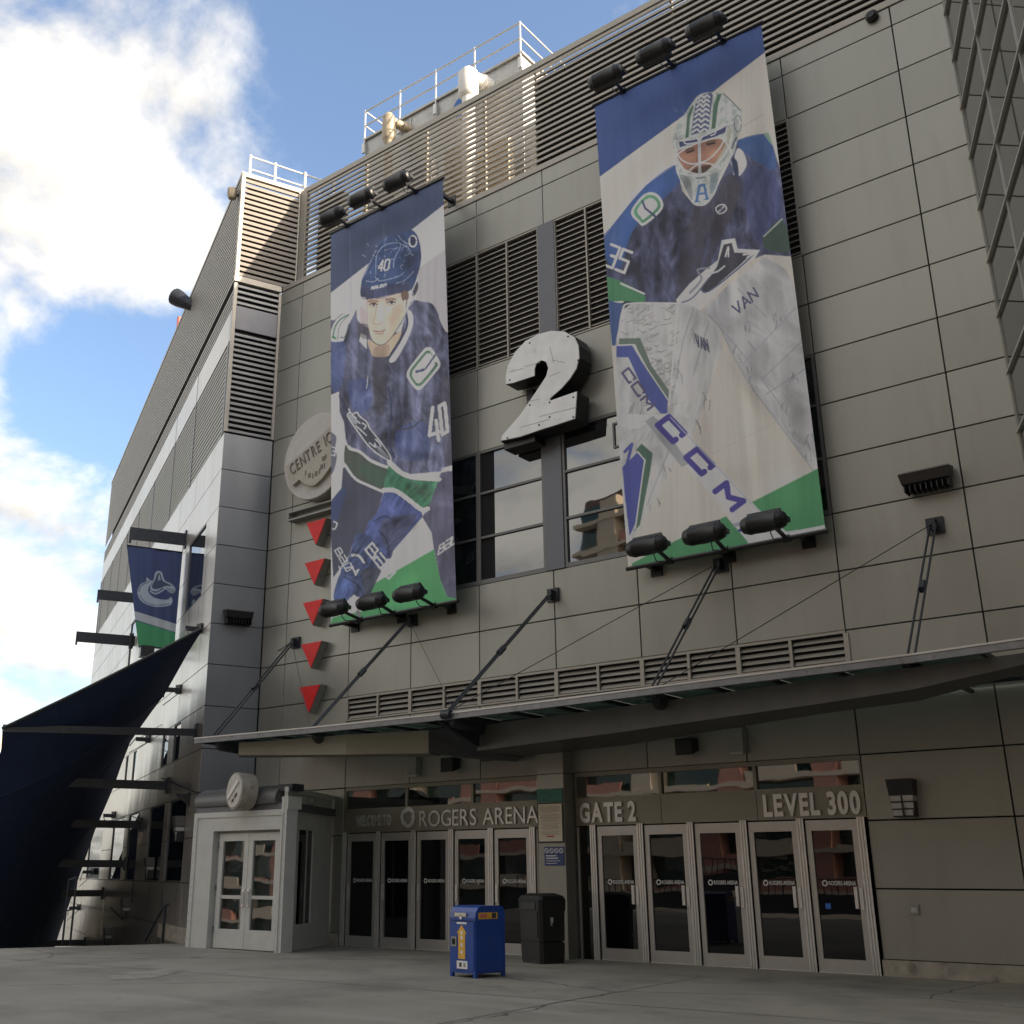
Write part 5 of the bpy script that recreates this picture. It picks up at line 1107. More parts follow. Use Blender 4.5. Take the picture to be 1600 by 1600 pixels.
# helmet collar, mask
K2.poly('h', [(870, 900), (908, 800), (972, 850), (1006, 990), (920, 1115), (905, 960)], (186, 190, 190)); K2.stroke('h', [(815, 940), (850, 1010), (862, 1100)], 14, (150, 154, 160)); K2.poly('h', [(850, 900), (905, 980), (915, 1110), (870, 1100), (840, 980)], (42, 50, 78))
ms_ = K2.poly('h', [(150, 660), (200, 560), (290, 430), (380, 290), (470, 190), (600, 162), (720, 178), (830, 258), (940, 370), (952, 470), (902, 700), (862, 860), (760, 1000), (700, 1130), (640, 1310), (560, 1420), (480, 1452), (400, 1430), (300, 1250), (210, 1060), (190, 860)], (160, 167, 163)); K2.shade(ms_, .5, .4, .25, 5); K2.folds(ms_, .06, .35, 52, .4)
K2.poly('h', [(375, 650), (395, 470), (425, 300), (470, 200), (600, 163), (622, 200), (590, 420), (575, 600)], (74, 86, 116), False)
for i, y in enumerate((215, 265, 315, 370, 425, 485, 545, 600)):
    w = 62 + 4 * i; x = 520 - 6 * i; K2.stroke('h', [(x - w, y + 18), (x - w * .4, y - 16), (x, y + 14), (x + w * .5, y - 18), (x + w, y + 4)], 22, (172, 184, 184))
for pts in ([(308, 685), (330, 430), (392, 300), (402, 330), (362, 450), (345, 675)], [(604, 585), (626, 330), (670, 190), (722, 180), (682, 300), (650, 570)]): K2.poly('h', pts, (66, 100, 80), False)
for i in range(60):
    x, y = rs_.uniform(180, 920), rs_.uniform(220, 900); a = rs_.uniform(-1.3, .3) - .9; l = rs_.uniform(15, 70)
    if x < 330 or x > 690: K2.stroke('h', [(x, y), (x + l * math.cos(a), y - l * math.sin(a))], rs_.uniform(4, 12), (96, 106, 122), False, .5 if y < 700 else 0.2)
K2.stroke('h', K2.ell('h', (905, 520), 40, 95), 14, (120, 128, 134)); K2.stroke('h', [(840, 800), (870, 720), (890, 680)], 18, (70, 76, 100)); K2.stroke('h', [(740, 180), (840, 270), (930, 370)], 14, (104, 108, 108))
K2.poly('h', [(235, 725), (500, 660), (790, 540), (762, 620), (640, 672), (400, 742), (248, 790)], (58, 66, 106), False)
K2.poly('h', [(215, 850), (300, 800), (480, 722), (640, 680), (740, 690), (760, 760), (700, 890), (590, 1020), (480, 1095), (350, 1075), (255, 965)], (146, 104, 84)); K2.poly('h', [(560, 880), (700, 780), (720, 860), (600, 1000), (520, 1020)], (164, 118, 92), True, .6)
K2.poly('h', [(380, 1075), (450, 1015), (600, 990), (560, 1050), (470, 1092)], (84, 58, 50)); K2.poly('h', [(760, 760), (800, 600), (830, 580), (800, 760), (700, 930), (600, 1040)], (150, 144, 120), True, .7)
for st, w, c in (([(315, 828), (360, 806), (410, 800)], 16, (92, 66, 56)), ([(330, 848), (400, 824)], 26, (64, 50, 50)), ([(545, 740), (600, 716), (655, 715)], 14, (92, 66, 56)), ([(560, 758), (640, 738)], 26, (62, 50, 50)), ([(470, 800), (440, 940), (500, 960)], 14, (122, 82, 66))): K2.stroke('h', st, w, c)
WH = (186, 190, 190)
for st, w in (([(185, 722), (330, 706), (480, 676), (660, 596), (850, 502)], 17), ([(205, 880), (330, 792), (480, 732), (620, 690), (722, 690), (800, 780), (832, 868)], 17), ([(222, 868), (280, 940), (400, 978), (560, 932), (680, 822), (742, 720), (784, 560)], 16), ([(210, 930), (300, 1042), (440, 1092), (560, 1072), (680, 962), (800, 800), (850, 640)], 16), ([(350, 1062), (420, 1000), (520, 968), (620, 986), (672, 1022)], 15), ([(190, 730), (210, 860), (215, 1060), (330, 1100), (480, 1110), (600, 1080)], 15), ([(290, 712), (318, 750), (430, 735), (470, 720)], 14), ([(430, 670), (470, 715), (505, 660)], 14), ([(600, 655), (640, 640), (660, 600)], 14), ([(330, 1050), (320, 1110)], 12)): K2.stroke('h', st, w, WH)
K2.stroke('h', [(468, 700), (474, 1120)], 34, (172, 176, 178), False); K2.stroke('h', [(440, 1140), (540, 1130)], 16, (100, 110, 122))
K2.stroke('h', [(215, 1070), (300, 1250), (390, 1410), (480, 1450), (560, 1420), (640, 1310), (700, 1150), (760, 1010)], 12, (190, 196, 196)); K2.poly('h', [(240, 1110), (330, 1120), (390, 1250), (380, 1390), (310, 1250)], (96, 100, 110), True, .6); K2.poly('h', [(600, 1120), (680, 1080), (660, 1230), (600, 1310)], (94, 124, 140), True, .6)
K2.stroke('h', [(438, 1400), (470, 1225), (525, 1215), (556, 1372)], 30, (64, 100, 150), False); K2.stroke('h', [(452, 1320), (540, 1310)], 24, (64, 100, 150), False); K2.stroke('h', [(420, 1408), (470, 1402)], 14, (64, 100, 150), False); K2.stroke('h', [(525, 1382), (575, 1368)], 14, (64, 100, 150), False)
K2.stroke('h', [(655, 1480), (690, 1450), (745, 1440), (778, 1478), (760, 1520), (700, 1545), (670, 1520), (655, 1480)], 14, (176, 178, 182)); K2.stroke('h', [(690, 1520), (750, 1460)], 22, (150, 152, 160)); K2.stroke('h', [(695, 1475), (745, 1510)], 10, (70, 74, 96))
# crest over the glove
K2.poly('p', [(528, 1555), (600, 1470), (680, 1400), (745, 1350), (765, 1245), (835, 1235), (848, 1290), (965, 1296), (935, 1345), (800, 1440), (680, 1590), (600, 1650), (545, 1600)], (186, 196, 204), False); K2.poly('p', [(655, 1505), (740, 1385), (776, 1268), (818, 1258), (832, 1310), (925, 1312), (850, 1385), (720, 1495), (672, 1522)], (58, 58, 68), False)
for st, w, c in (([(660, 1500), (700, 1510), (850, 1395), (930, 1320)], 8, (70, 78, 112)), ([(785, 1330), (800, 1280), (800, 1330)], 8, (176, 180, 184)), ([(690, 1420), (740, 1410), (780, 1380)], 9, (170, 176, 182)), ([(600, 1520), (660, 1450), (640, 1400), (700, 1390)], 10, (120, 126, 138)), ([(560, 1570), (620, 1540), (700, 1440)], 7, (90, 98, 120)), ([(880, 1320), (930, 1315), (900, 1335)], 10, (180, 184, 188))): K2.stroke('p', st, w, c)
# pads
K2.poly('q', [(165, 90), (262, 112), (225, 320), (196, 330)], (60, 84, 132), False)
pad2 = K2.poly('q', [(670, 150), (790, 20), (860, -30), (990, -140), (1100, -70), (1180, 100), (1330, 1000), (1250, 985), (1040, 702), (880, 482), (760, 240)], (164, 166, 168), False); K2.shade(pad2, .06, .02, .25, 3); K2.folds(pad2, .016, .30, 45, -.7)
pad1 = K2.poly('q', [(215, 300), (250, 140), (300, 106), (530, 106), (620, 122), (750, 222), (770, 335), (700, 560), (620, 785), (500, 965), (300, 1345), (250, 1340), (230, 900), (225, 700)], (170, 172, 171), False); K2.shade(pad1, .08, .03, .22, 4); K2.folds(pad1, .02, .28, 48, .2)
for st in ([(760, 240), (880, 480), (1040, 702), (1250, 985)], [(700, 170), (900, 400), (1110, 690)], [(980, 500), (1190, 300)], [(880, 420), (1150, 130)], [(620, 130), (560, 330), (510, 600)], [(700, 200), (620, 480)], [(850, 30), (1000, 180)], [(1000, 580), (1200, 450)], [(540, 760), (440, 1000), (380, 1160)]): K2.stroke('q', st, 7, (136, 142, 150), True, .7)
for i in range(150):
    x, y = rs_.uniform(240, 530), rs_.uniform(120, 640); a = rs_.uniform(-.9, .5); l = rs_.uniform(10, 45)
    if x < 520 - (y - 100) * .03 and not (x < 330 and y > 320): K2.stroke('q', [(x, y), (x + l * math.cos(a), y + l * math.sin(a) + 6), (x + l * 1.4 * math.cos(a), y + l * math.sin(a) - 4)], rs_.uniform(3, 7), (108, 108, 106), False, .55)
for i in range(60):
    cx_, cy_ = [(600, 250), (560, 440), (690, 590), (640, 690), (905, 260), (1060, 195), (920, 480), (850, 390), (1140, 480), (1130, 760), (1215, 790), (470, 960), (430, 1130), (1110, 630), (1210, 880), (290, 640), (350, 660)][i % 17]
    x, y = cx_ + rs_.normal(0, 14), cy_ + rs_.normal(0, 26); a = rs_.uniform(.9, 2.0); l = rs_.uniform(15, 55); K2.stroke('q', [(x, y), (x + l * math.cos(a), y + l * math.sin(a))], rs_.uniform(3, 8), (100, 104, 112), False, .6)
K2.poly('q', [(232, 290), (342, 288), (400, 430), (492, 560), (488, 625), (380, 472), (318, 322), (232, 322)], (92, 108, 98), False); K2.poly('q', [(218, 330), (300, 326), (372, 450), (484, 612), (484, 682), (450, 682), (380, 602), (280, 388), (218, 388)], (68, 80, 146), False); K2.stroke('q', [(222, 324), (310, 322), (380, 450), (488, 610)], 6, (182, 186, 188), False)
K2.text('q', 'CCM', (248, 470), (36, 52), (34, -26), 12, (82, 76, 112), .35)
K2.stroke('q', [(225, 300), (250, 140), (300, 107), (530, 107)], 8, (190, 192, 192)); K2.stroke('q', [(535, 130), (520, 330), (492, 640)], 8, (186, 190, 190)); K2.poly('q', [(232, 690), (380, 690), (370, 740), (300, 762), (240, 745)], (176, 178, 178))
K2.text('q', 'VAN', (846, 168), (30, -26), (-26, -46), 10, (78, 78, 108), .35); K2.text('q', 'VAN', (638, 330), (17, 8), (-12, -62), 8, (82, 84, 108), .35)
# left leg pad marks
K2.poly('q', [(250, 960), (330, 882), (364, 925), (325, 1240), (288, 1320), (262, 1100)], (66, 76, 146), False); K2.poly('q', [(318, 872), (350, 838), (408, 888), (392, 1000), (342, 1262), (312, 1295), (372, 922)], (66, 98, 82), False); K2.stroke('q', [(330, 880), (366, 924), (318, 1280)], 7, (184, 188, 188), False); K2.stroke('q', [(262, 880), (300, 840), (270, 960), (310, 960)], 16, (66, 76, 146), False)
# stick and green floor
K2.poly('q', [(300, 1462), (470, 1372), (790, 1216), (940, 1390), (300, 1560)], (58, 130, 82), False); K2.poly('q', [(915, 1148), (1245, 980), (1400, 900), (1400, 1290), (1110, 1302), (1050, 1262), (960, 1182)], (58, 130, 82), False)
K2.poly('q', [(368, 722), (412, 690), (490, 680), (960, 1180), (1050, 1258), (1110, 1298), (1310, 1262), (1380, 1250), (1380, 1330), (1050, 1352), (930, 1388), (860, 1290), (700, 1090)], (180, 187, 196), False); K2.poly('q', [(368, 722), (410, 692), (440, 720), (600, 940), (560, 960)], (140, 144, 148), False)
BL = (66, 60, 138)
for ch_2, cc_2, w_2 in (('C', (503, 762), 118), ('C', (652, 930), 118), ('M', (808, 1112), 130)):
    u2 = np.array([.69, .724]) * w_2; v2 = np.array([.80, -.60]) * 74; K2.text('q', ch_2, np.array(cc_2) - u2 / 2 - v2 / 2, u2, v2, 30, BL)
K2.stroke('q', [(840, 1262), (930, 1240)], 22, (140, 146, 156), False); K2.stroke('q', [(860, 1290), (890, 1284)], 16, BL, False); K2.stroke('q', [(500, 700), (960, 1190)], 5, (150, 156, 168), False)
K2.stroke('q', [(720, 890), (900, 800), (1040, 730)], 4, (160, 158, 152), False, .6)
for c_, rx, ry, a_, an in (((400, 1000), 160, 60, .5, -.8), ((260, 1220), 60, 130, .4, .4), ((480, 1220), 100, 160, -.35, .3), ((620, 1200), 60, 180, .3, .4), ((830, 1060), 50, 220, .35, 0), ((960, 1000), 60, 240, -.35, 0), ((1040, 980), 30, 240, .4, 0), ((320, 1400), 60, 60, -.4, 0), ((450, 1420), 90, 60, .3, 0), ((560, 1340), 40, 140, -.35, .5), ((750, 1200), 50, 120, -.35, .2), ((300, 700), 300, 120, .12, -.6), ((760, 350), 200, 60, -.15, -.5)): K2.blob('p', c_, rx, ry, a_, an)
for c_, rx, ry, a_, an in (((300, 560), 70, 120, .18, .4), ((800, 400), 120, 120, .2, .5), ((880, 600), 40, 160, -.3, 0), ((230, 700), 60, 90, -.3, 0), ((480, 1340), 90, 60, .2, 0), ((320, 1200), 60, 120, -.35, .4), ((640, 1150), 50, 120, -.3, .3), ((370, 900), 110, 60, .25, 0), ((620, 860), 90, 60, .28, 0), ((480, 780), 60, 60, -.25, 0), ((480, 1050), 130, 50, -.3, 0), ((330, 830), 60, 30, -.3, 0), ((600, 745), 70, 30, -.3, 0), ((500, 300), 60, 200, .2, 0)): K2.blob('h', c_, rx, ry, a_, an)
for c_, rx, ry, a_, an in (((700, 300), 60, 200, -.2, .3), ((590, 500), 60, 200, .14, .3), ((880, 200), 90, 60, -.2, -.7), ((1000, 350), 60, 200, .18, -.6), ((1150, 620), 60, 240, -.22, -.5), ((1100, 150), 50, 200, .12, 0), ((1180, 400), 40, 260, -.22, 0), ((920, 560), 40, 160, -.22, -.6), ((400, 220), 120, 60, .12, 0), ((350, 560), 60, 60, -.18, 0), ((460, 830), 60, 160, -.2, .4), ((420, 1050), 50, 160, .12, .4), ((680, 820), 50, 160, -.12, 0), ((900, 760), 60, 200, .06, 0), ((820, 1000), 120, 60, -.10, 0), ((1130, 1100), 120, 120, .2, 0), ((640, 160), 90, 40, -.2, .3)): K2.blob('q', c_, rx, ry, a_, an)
K2.c *= (1 + .10 * (RNG.random((K2.n, K2.m)) - .5))[..., None]
K2.shade(np.ones((K2.n, K2.m)), .25, .004, .08, 12)
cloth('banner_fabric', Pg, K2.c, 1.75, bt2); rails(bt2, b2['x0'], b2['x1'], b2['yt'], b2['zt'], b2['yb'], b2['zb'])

# ---- barrel floodlights on arms
def barrel_light(c, root, label, group, aim):
    t = thing('barrel_floodlight', c, label, 'floodlight', group)
    ax = V3(1, 0, 0)
    MB().lathe(c - ax * .46, ax, [(0, .10), (.03, .145), (.12, .18), (.15, .185), (.16, .195), (.20, .195), (.21, .188), (.46, .20), (.71, .188), (.72, .195), (.76, .195), (.77, .185), (.80, .18), (.89, .145), (.92, .10)], 18).build('housing', M['black'], t, True)
    a = np.array(aim, float); a /= np.linalg.norm(a)
    lh = MB().obox(c - ax * .34 + a * .14 - np.cross(a, ax) * .12, ax * .68, np.cross(a, ax) * .24, a * .09).build('lens_hood', M['black_metal'], t)
    MB().obox(c - ax * .31 + a * .231 - np.cross(a, ax) * .09, ax * .62, np.cross(a, ax) * .18, a * .004).build('lens', M['glass'], lh)
    for s_ in (-1, 1): MB().obox(c + ax * (s_ * .47 - .012) - UP * .05, ax * .024, UP * .10, V3(0, .16, 0)).build('yoke', M['steel'], t)
    MB().obox(c - ax * .47 + V3(0, .15, -.04), ax * .94, UP * .08, V3(0, .025, 0)).build('yoke_bar', M['steel'], t)
    MB().path([c + V3(.05, .17, 0), c + V3(.0, .3, -.14), (c + root) / 2 + V3(-.06, 0, -.16), root + V3(-.05, 0, -.02)], .012, 5).build('cable', M['black'], t)
    MB().tube(c + ax * .12, root, .045, 8).build('arm', M['black_metal'], t); MB().tube(root - V3(.07, 0, 0), root + V3(.07, 0, 0), .08, 8).build('knuckle', M['black_metal'], t)
def lights(pts, rts, yl, rail_y, rail_z, where, group, aim):
    ends = ('at the end towards the wing', 'middle one of three', 'at the end towards the number sign') if 'skater' in where else ('at the end towards the number sign', 'middle one of three', 'at the end towards the glass wall')
    for (p, r, e) in zip(pts, rts, ends):
        c = onY(*p, yl); rx = onY(*r, rail_y); barrel_light(c, V3(rx[0], rail_y, rail_z), where + ', ' + e, group, aim)
lights([(521, 340), (568, 311), (623, 285)], [(546, 356), (601, 329), (653, 304)], -2.0, b1['yt'], b1['zt'] + .02, 'black barrel floodlight above the skater banner', 'lights above the skater banner', (0, .6, -.8))
lights([(524, 954), (583, 943), (641, 930)], [(566, 976), (618, 954), (681, 944)], -1.5, b1['yb'], b1['zb'] - .02, 'black barrel floodlight below the skater banner', 'lights below the skater banner', (0, .6, .8))
lights([(950, 122), (1026, 82), (1105, 41)], [(977, 146), (1056, 107), (1134, 67)], -2.0, b2['yt'], b2['zt'] + .02, 'black barrel floodlight above the goalkeeper banner', 'lights above the goalkeeper banner', (0, .6, -.8))
lights([(1013, 855), (1103, 836), (1196, 818)], [(1050, 886), (1136, 863), (1232, 845)], -1.5, b2['yb'], b2['zb'] - .02, 'black barrel floodlight below the goalkeeper banner', 'lights below the goalkeeper banner', (0, .6, .8))

# ---- number sign
tw = thing('number_sign', (-7, -.6, 12), 'big white three-dimensional numeral 2 mounted between the banners', 'sign')
Z2 = [(275, 782), (274, 755), (283, 710), (310, 660), (350, 617), (400, 590), (450, 577), (500, 580), (540, 602), (554, 635), (557, 680), (546, 722), (522, 760), (490, 797), (445, 836), (445, 846), (548, 810), (541, 914), (470, 938), (400, 960), (330, 984), (255, 1000), (262, 978), (330, 900), (395, 805), (430, 752), (438, 720), (430, 697), (412, 690), (392, 702), (385, 725), (385, 750), (300, 778)]
out = [onY(680 + x * .4125, 280 + y * .4125, -.62) for x, y in Z2]
M['two_face'] = mat('white_sign_sheet', (.66, .66, .64), .42, .25, .10, 2.5, .1, 5, dirt=((.30, .29, .27), 3, .60, .80))
bm_ = MB().prism(out, V3(0, .5, 0)).build('return', M['black'], tw)
fo2 = [p + V3(0, -.012, 0) for p in out]; cen = np.mean(out, 0)
MB().prism([cen + (p - cen) * .985 + V3(0, -.03, 0) for p in out], V3(0, .028, 0)).build('face', M['two_face'], tw)
for (x, y) in ((365, 625), (510, 600), (548, 690), (290, 765), (440, 850), (530, 830), (530, 905), (280, 985), (400, 935), (440, 905), (365, 860)):
    p = onY(680 + x * .4125, 280 + y * .4125, -.65); MB().lathe(p, (0, -1, 0), [(0, .025), (.015, .02)], 8).build('bolt', M['steel'], tw)
for a, b_ in (((345, 715), (405, 700)), ((290, 735), (340, 722)), ((440, 752), (480, 735)), ((400, 905), (545, 868)), ((330, 945), (440, 915)), ((440, 640), (455, 700)), ((450, 690), (500, 700)), ((350, 850), (400, 838))):
    p = onY(680 + a[0] * .4125, 280 + a[1] * .4125, -.651); q = onY(680 + b_[0] * .4125, 280 + b_[1] * .4125, -.651); d = q - p; pr2 = np.cross(d, V3(0, 1, 0)); pr2 /= np.linalg.norm(pr2)
    MB().obox(p, d, pr2 * .012, V3(0, -.003, 0)).build('sheet_seam', M['sign_side'], tw)
p = onY(820, 695, -.3); MB().box(p[0] - .45, p[0] + .5, -.5, -.02, p[2] - .12, p[2] + .1).build('mount', M['black'], tw)
MB().box(-7.4, -7.2, -.14, -.001, 12.4, 13.4).box(-6.2, -6.0, -.14, -.001, 12.4, 13.4).build('mount', M['black'], tw)

# ---- round sign, channel and red triangles at the left
ci = thing('disc_sign', (-15.4, -.4, 13.6), 'large round stone-coloured sign with a slanted raised plate reading CENTRE ICE', 'sign')
M['stone'] = mat('stone_sign', (.42, .39, .32), .6, 0, .10, 3, .15, 20); M['stone_lt'] = mat('pale_stone_sign', (.50, .48, .44), .55, 0, .08, 4, .1, 20)
zc_ = .15
def zc3(x, y, Y): return onY(430 + x * zc_, 620 + y * zc_, Y)
top_ = zc3(490, 190, -.4); bot_ = zc3(400, 1088, -.4); lft_ = zc3(118, 790, -.4)
R_ = (top_[2] - bot_[2]) / 2; cx_ = lft_[0] + R_; cz_ = (top_[2] + bot_[2]) / 2
MB().lathe((cx_, -.02, cz_), (0, -1, 0), [(0, R_ * .97), (.30, R_), (.40, R_), (.42, R_ * .985)], 56).build('disc', M['stone_lt'], ci, True)
sl_ = [zc3(x, y, -.56) for x, y in ((124, 745), (592, 326), (700, 240), (700, 700), (610, 720), (560, 790), (500, 870), (430, 935), (390, 944), (335, 930), (290, 902), (265, 878), (196, 942), (180, 935))]
MB().prism(sl_, V3(0, .13, 0)).build('raised_plate', M['stone'], ci)
p0_ = zc3(185, 838, -.575); p1_ = zc3(610, 480, -.575); ang = math.atan2(p1_[2] - p0_[2], p1_[0] - p0_[0]); wid = np.hypot(p1_[0] - p0_[0], p1_[2] - p0_[2])
cur = 0; hh = .40
for ch in 'CENTRE ICE':
    if ch == ' ': cur += .14; continue
    me = text_mesh(ch, hh / .73, .012, .58, -.004); xs = [v.co.x for v in me.vertices]; w = max(xs) - min(xs)
    o = link('letter', me, M['engraved'], ci); o.rotation_euler = (0, -ang, 0); o.location = (p0_[0] + cur * math.cos(ang), -.575, p0_[2] + cur * math.sin(ang)); cur += w + .07
for i, (x, y) in enumerate([(335, 810), (375, 835), (410, 840), (445, 815), (480, 790), (500, 745), (530, 735), (520, 660), (545, 640)]):
    p = zc3(x, y, -.562); MB().box(p[0] - .05, p[0] + .05, -.572, -.560, p[2] - .07, p[2] + .07).build('small_mark', M['engraved'], ci) if i % 2 else MB().box(p[0] - .02, p[0] + .02, -.572, -.560, p[2] - .08, p[2] + .08).build('small_mark', M['engraved'], ci)
ch_ = thing('sign_channel', (-15.4, -.2, 11.9), 'long narrow empty metal sign channel under the round sign', 'sign frame')
p0_ = zc3(145, 1270, -.28); p1_ = zc3(615, 1130, -.28); xa, xb, zc0_ = p0_[0], p1_[0] + .8, (p0_[2] + p1_[2]) / 2
cmb = MB(); h_ = .14
cmb.box(xa, xb, -.28, -.02, zc0_ - h_, zc0_ - h_ + .05); cmb.box(xa, xb, -.28, -.02, zc0_ + h_ - .04, zc0_ + h_); cmb.box(xa, xa + .05, -.28, -.02, zc0_ - h_ + .05, zc0_ + h_ - .04); cmb.build('rim', M['sign_side'], ch_)
MB().box(xa + .05, xb, -.06, -.02, zc0_ - h_ + .05, zc0_ + h_ - .04).build('back', M['sign_side'], ch_)
tris = [((485, 819.5), (510, 812.5), (496, 855)), ((481, 882), (510, 875), (493, 917)), ((478, 944.5), (508, 938), (491, 980)), ((476, 1009), (504, 1004), (488, 1047)), ((473, 1076), (500, 1072), (485, 1117))]
tn = ['directly under the sign channel', 'second below the sign channel', 'third below the sign channel', 'fourth below the sign channel', 'lowest of the five, just above the canopy']
cx3 = np.mean([np.mean([onY(*p, -.26)[0] for p in t_]) for t_ in tris])
for t_, nm in zip(tris, tn):
    P3 = [onY(*p, -.26) for p in t_]; zt_ = (P3[0][2] + P3[1][2]) / 2; zb_ = P3[2][2]; hw = .42
    tr = [V3(cx3 - hw, -.26, zt_), V3(cx3 + hw, -.26, zt_), V3(cx3 + .02, -.26, zb_)]
    t = thing('triangle_sign', (cx3, -.2, zt_), 'red downward triangle sign, ' + nm, 'sign', 'column of red triangles')
    MB().prism(tr, V3(0, .25, 0)).build('return', M['sign_side'], t)
    c3 = np.mean(tr, 0); MB().prism([c3 + (p - c3) * .97 + V3(0, -.025, 0) for p in tr], V3(0, .024, 0)).build('face', M['red'], t)
# ------------------------------------------------------------------ banner on the wing wall
def arm_from(px_w, length, hgt, name, label, group, tip_px=None, flag=False):
    s, z = Ls(*px_w); w0 = A0 + DL * s
    t = thing(name, w0 + UP * z, label, 'bracket', group)
    MB().obox(w0 + UP * (z - hgt / 2) - DL * .05, DL * .10, UP * hgt, NO * length).build('blade', M['steel'], t)
    MB().obox(w0 + UP * (z - hgt * .75) - DL * .12 + NO * .002, DL * .24, UP * hgt * 1.5, NO * .04).build('plate', M['steel'], t)
    MB().obox(w0 + UP * (z - hgt * .8) - DL * .06 + NO * (length - .08), DL * .12, UP * hgt * .3, NO * .08).build('end_lug', M['steel'], t)
    return s, z, w0
def tip_len(w, xpx):
    best = (1e9, 0)
    for L in np.linspace(0, 9, 901):
        e = abs(to_px(w + NO * L)[0] - xpx)
        if e < best[0]: best = (e, L)
    return best[1]
s0_, z0_ = Ls(293, 846); w0_ = A0 + DL * s0_ + UP * z0_; Lb = tip_len(w0_, 205)
arm_from((293, 846), Lb, .42, 'blade_bracket', 'dark steel blade arm holding the small navy and green banner', 'banner arms on the wing wall')
for (pw_, xt, lab) in (((222, 938), 155, 'dark empty steel blade arm beyond the small banner'), ((206, 1004), 122, 'dark empty steel blade arm farthest along the wing wall')):
    s, z = Ls(*pw_); L = tip_len(A0 + DL * s + UP * z, xt); arm_from(pw_, L, .42 if xt == 155 else .45, 'blade_bracket', lab, 'banner arms on the wing wall')
wb = thing('orca_banner', w0_ + NO * 1.0 - UP * 3, 'small hanging navy banner with whale emblem and green foot', 'banner')
pn = DL; pl0 = A0 + DL * (s0_)
cor4 = [onP(x, y, pl0, pn) for x, y in ((201, 856), (288, 867), (275, 1016), (219, 1012))]
nu, nv = 90, 170; u = np.linspace(0, 1, nu)[None, :, None]; v = np.linspace(0, 1, nv)[:, None, None]
Pf = (cor4[0] * (1 - u) + cor4[1] * u) * (1 - v) + (cor4[3] * (1 - u) + cor4[2] * u) * v
Pf = Pf + DL * (.06 * (vnoise(u[..., 0] * 7 + 0 * v[..., 0], v[..., 0] * 1.5 + 0 * u[..., 0], 4) - .5))[..., None]
KF = Print(Pf, (46, 62, 104), {'a': (130, 740, .15625)})
KF.shade(np.ones((KF.n, KF.m)), .25, .01, .35, 3)
KF.poly('a', [(400, 1440), (560, 1460), (960, 1580), (1100, 1620), (1100, 2100), (400, 2100)], (36, 132, 78), False); KF.stroke('a', [(400, 1370), (550, 1405), (950, 1530), (1100, 1570)], 80, (158, 164, 166), False)
GY = (150, 162, 172)
KF.poly('a', [(562, 1165), (590, 1095), (650, 1060), (652, 1022), (690, 1052), (712, 1060), (668, 1140), (690, 1195), (750, 1232), (830, 1245), (872, 1240), (898, 1218), (912, 1262), (880, 1302), (760, 1316), (650, 1290), (582, 1235)], GY)
KF.stroke('a', [(575, 1165), (600, 1105), (680, 1062)], 10, (70, 86, 116)); KF.stroke('a', [(580, 1200), (650, 1275), (770, 1300), (880, 1285)], 8, (70, 86, 116))
KF.poly('a', [(690, 1120), (720, 1050), (745, 968), (802, 968), (832, 1050), (905, 1090), (942, 1140), (918, 1180), (880, 1170), (820, 1125), (760, 1160), (700, 1150)], GY); KF.poly('a', [(708, 1100), (735, 1050), (760, 985), (790, 985), (815, 1055), (880, 1090), (905, 1110), (840, 1110), (760, 1140), (712, 1130)], (52, 66, 92))
KF.stroke('a', [(690, 1160), (740, 1185), (800, 1160), (840, 1130)], 14, GY); KF.stroke('a', [(770, 1050), (780, 1000), (786, 1050)], 9, GY); KF.poly('a', [(850, 1120), (930, 1145), (912, 1178), (870, 1160)], (120, 130, 140))
cloth('banner_fabric', Pf, KF.c, 1.5, wb)
MB().tube(cor4[0] + UP * .02, cor4[1] + UP * .02, .03, 6).build('top_rail', M['black_metal'], wb); MB().tube(cor4[3] - UP * .02, cor4[2] - UP * .02, .03, 6).build('bottom_rail', M['black_metal'], wb)
for c_ in (0, 1): MB().tube(cor4[c_] + UP * .02, cor4[c_] + UP * .42, .012, 5).build('hook', M['black_metal'], wb)
pl_ = onP(232, 1018, pl0, pn); fl_ = thing('banner_foot_light', pl_, 'small black floodlight under the whale banner', 'floodlight')
MB().obox(pl_ - DL * .2 - NO * .22 - UP * .25, DL * .4, UP * .36, NO * .44).build('housing', M['black_metal'], fl_); MB().tube(pl_ - UP * .2, pl_ - UP * .2 - NO * (np.dot(pl_ - A0, NO) - .01), .03, 6).build('arm', M['black_metal'], fl_)

# ------------------------------------------------------------------ stairs going down along the wing, guard rail
stp = MB(); SO = A0 + DL * 1.2
stair = thing('plaza_stairs', SO + UP * G, 'concrete stairs going down from the plaza along the wing wall', 'stairs')
for i in range(48):
    z = G - .17 * (i + 1); MB().obox(SO + DL * (i * .32) + UP * (z - .3) - NO * .0, DL * .33, UP * .3, NO * 9).build('step', M['concrete_base'], stair)
gr = thing('stair_railing', A0 + DL * 4, 'dark steel handrail at the head of the plaza stairs', 'railing')
q0 = onZ(256, 1476, G); q0 = np.array([q0[0], q0[1], G]); q1 = q0 + UP * .98
MB().tube(q0, q1, .04, 8).build('post', M['steel'], gr); q2 = onZ(231, 1475, G); q2 = q2 + DL * .3
MB().tube(q1, q2 + UP * .02, .035, 8).build('handrail', M['steel'], gr); MB().tube(q1 - UP * .03, q1 + NC * .25 - UP * .03, .035, 8).build('return', M['steel'], gr)
g2 = thing('stair_railing', A0 + DL * 12, 'thin dark steel stair handrail partly hidden by the shade sail', 'railing')
for xx in (100, 112): 
    b = onZ(xx, 1478, G); MB().tube(b, b + UP * 1.6, .03, 6).build('post', M['steel'], g2)
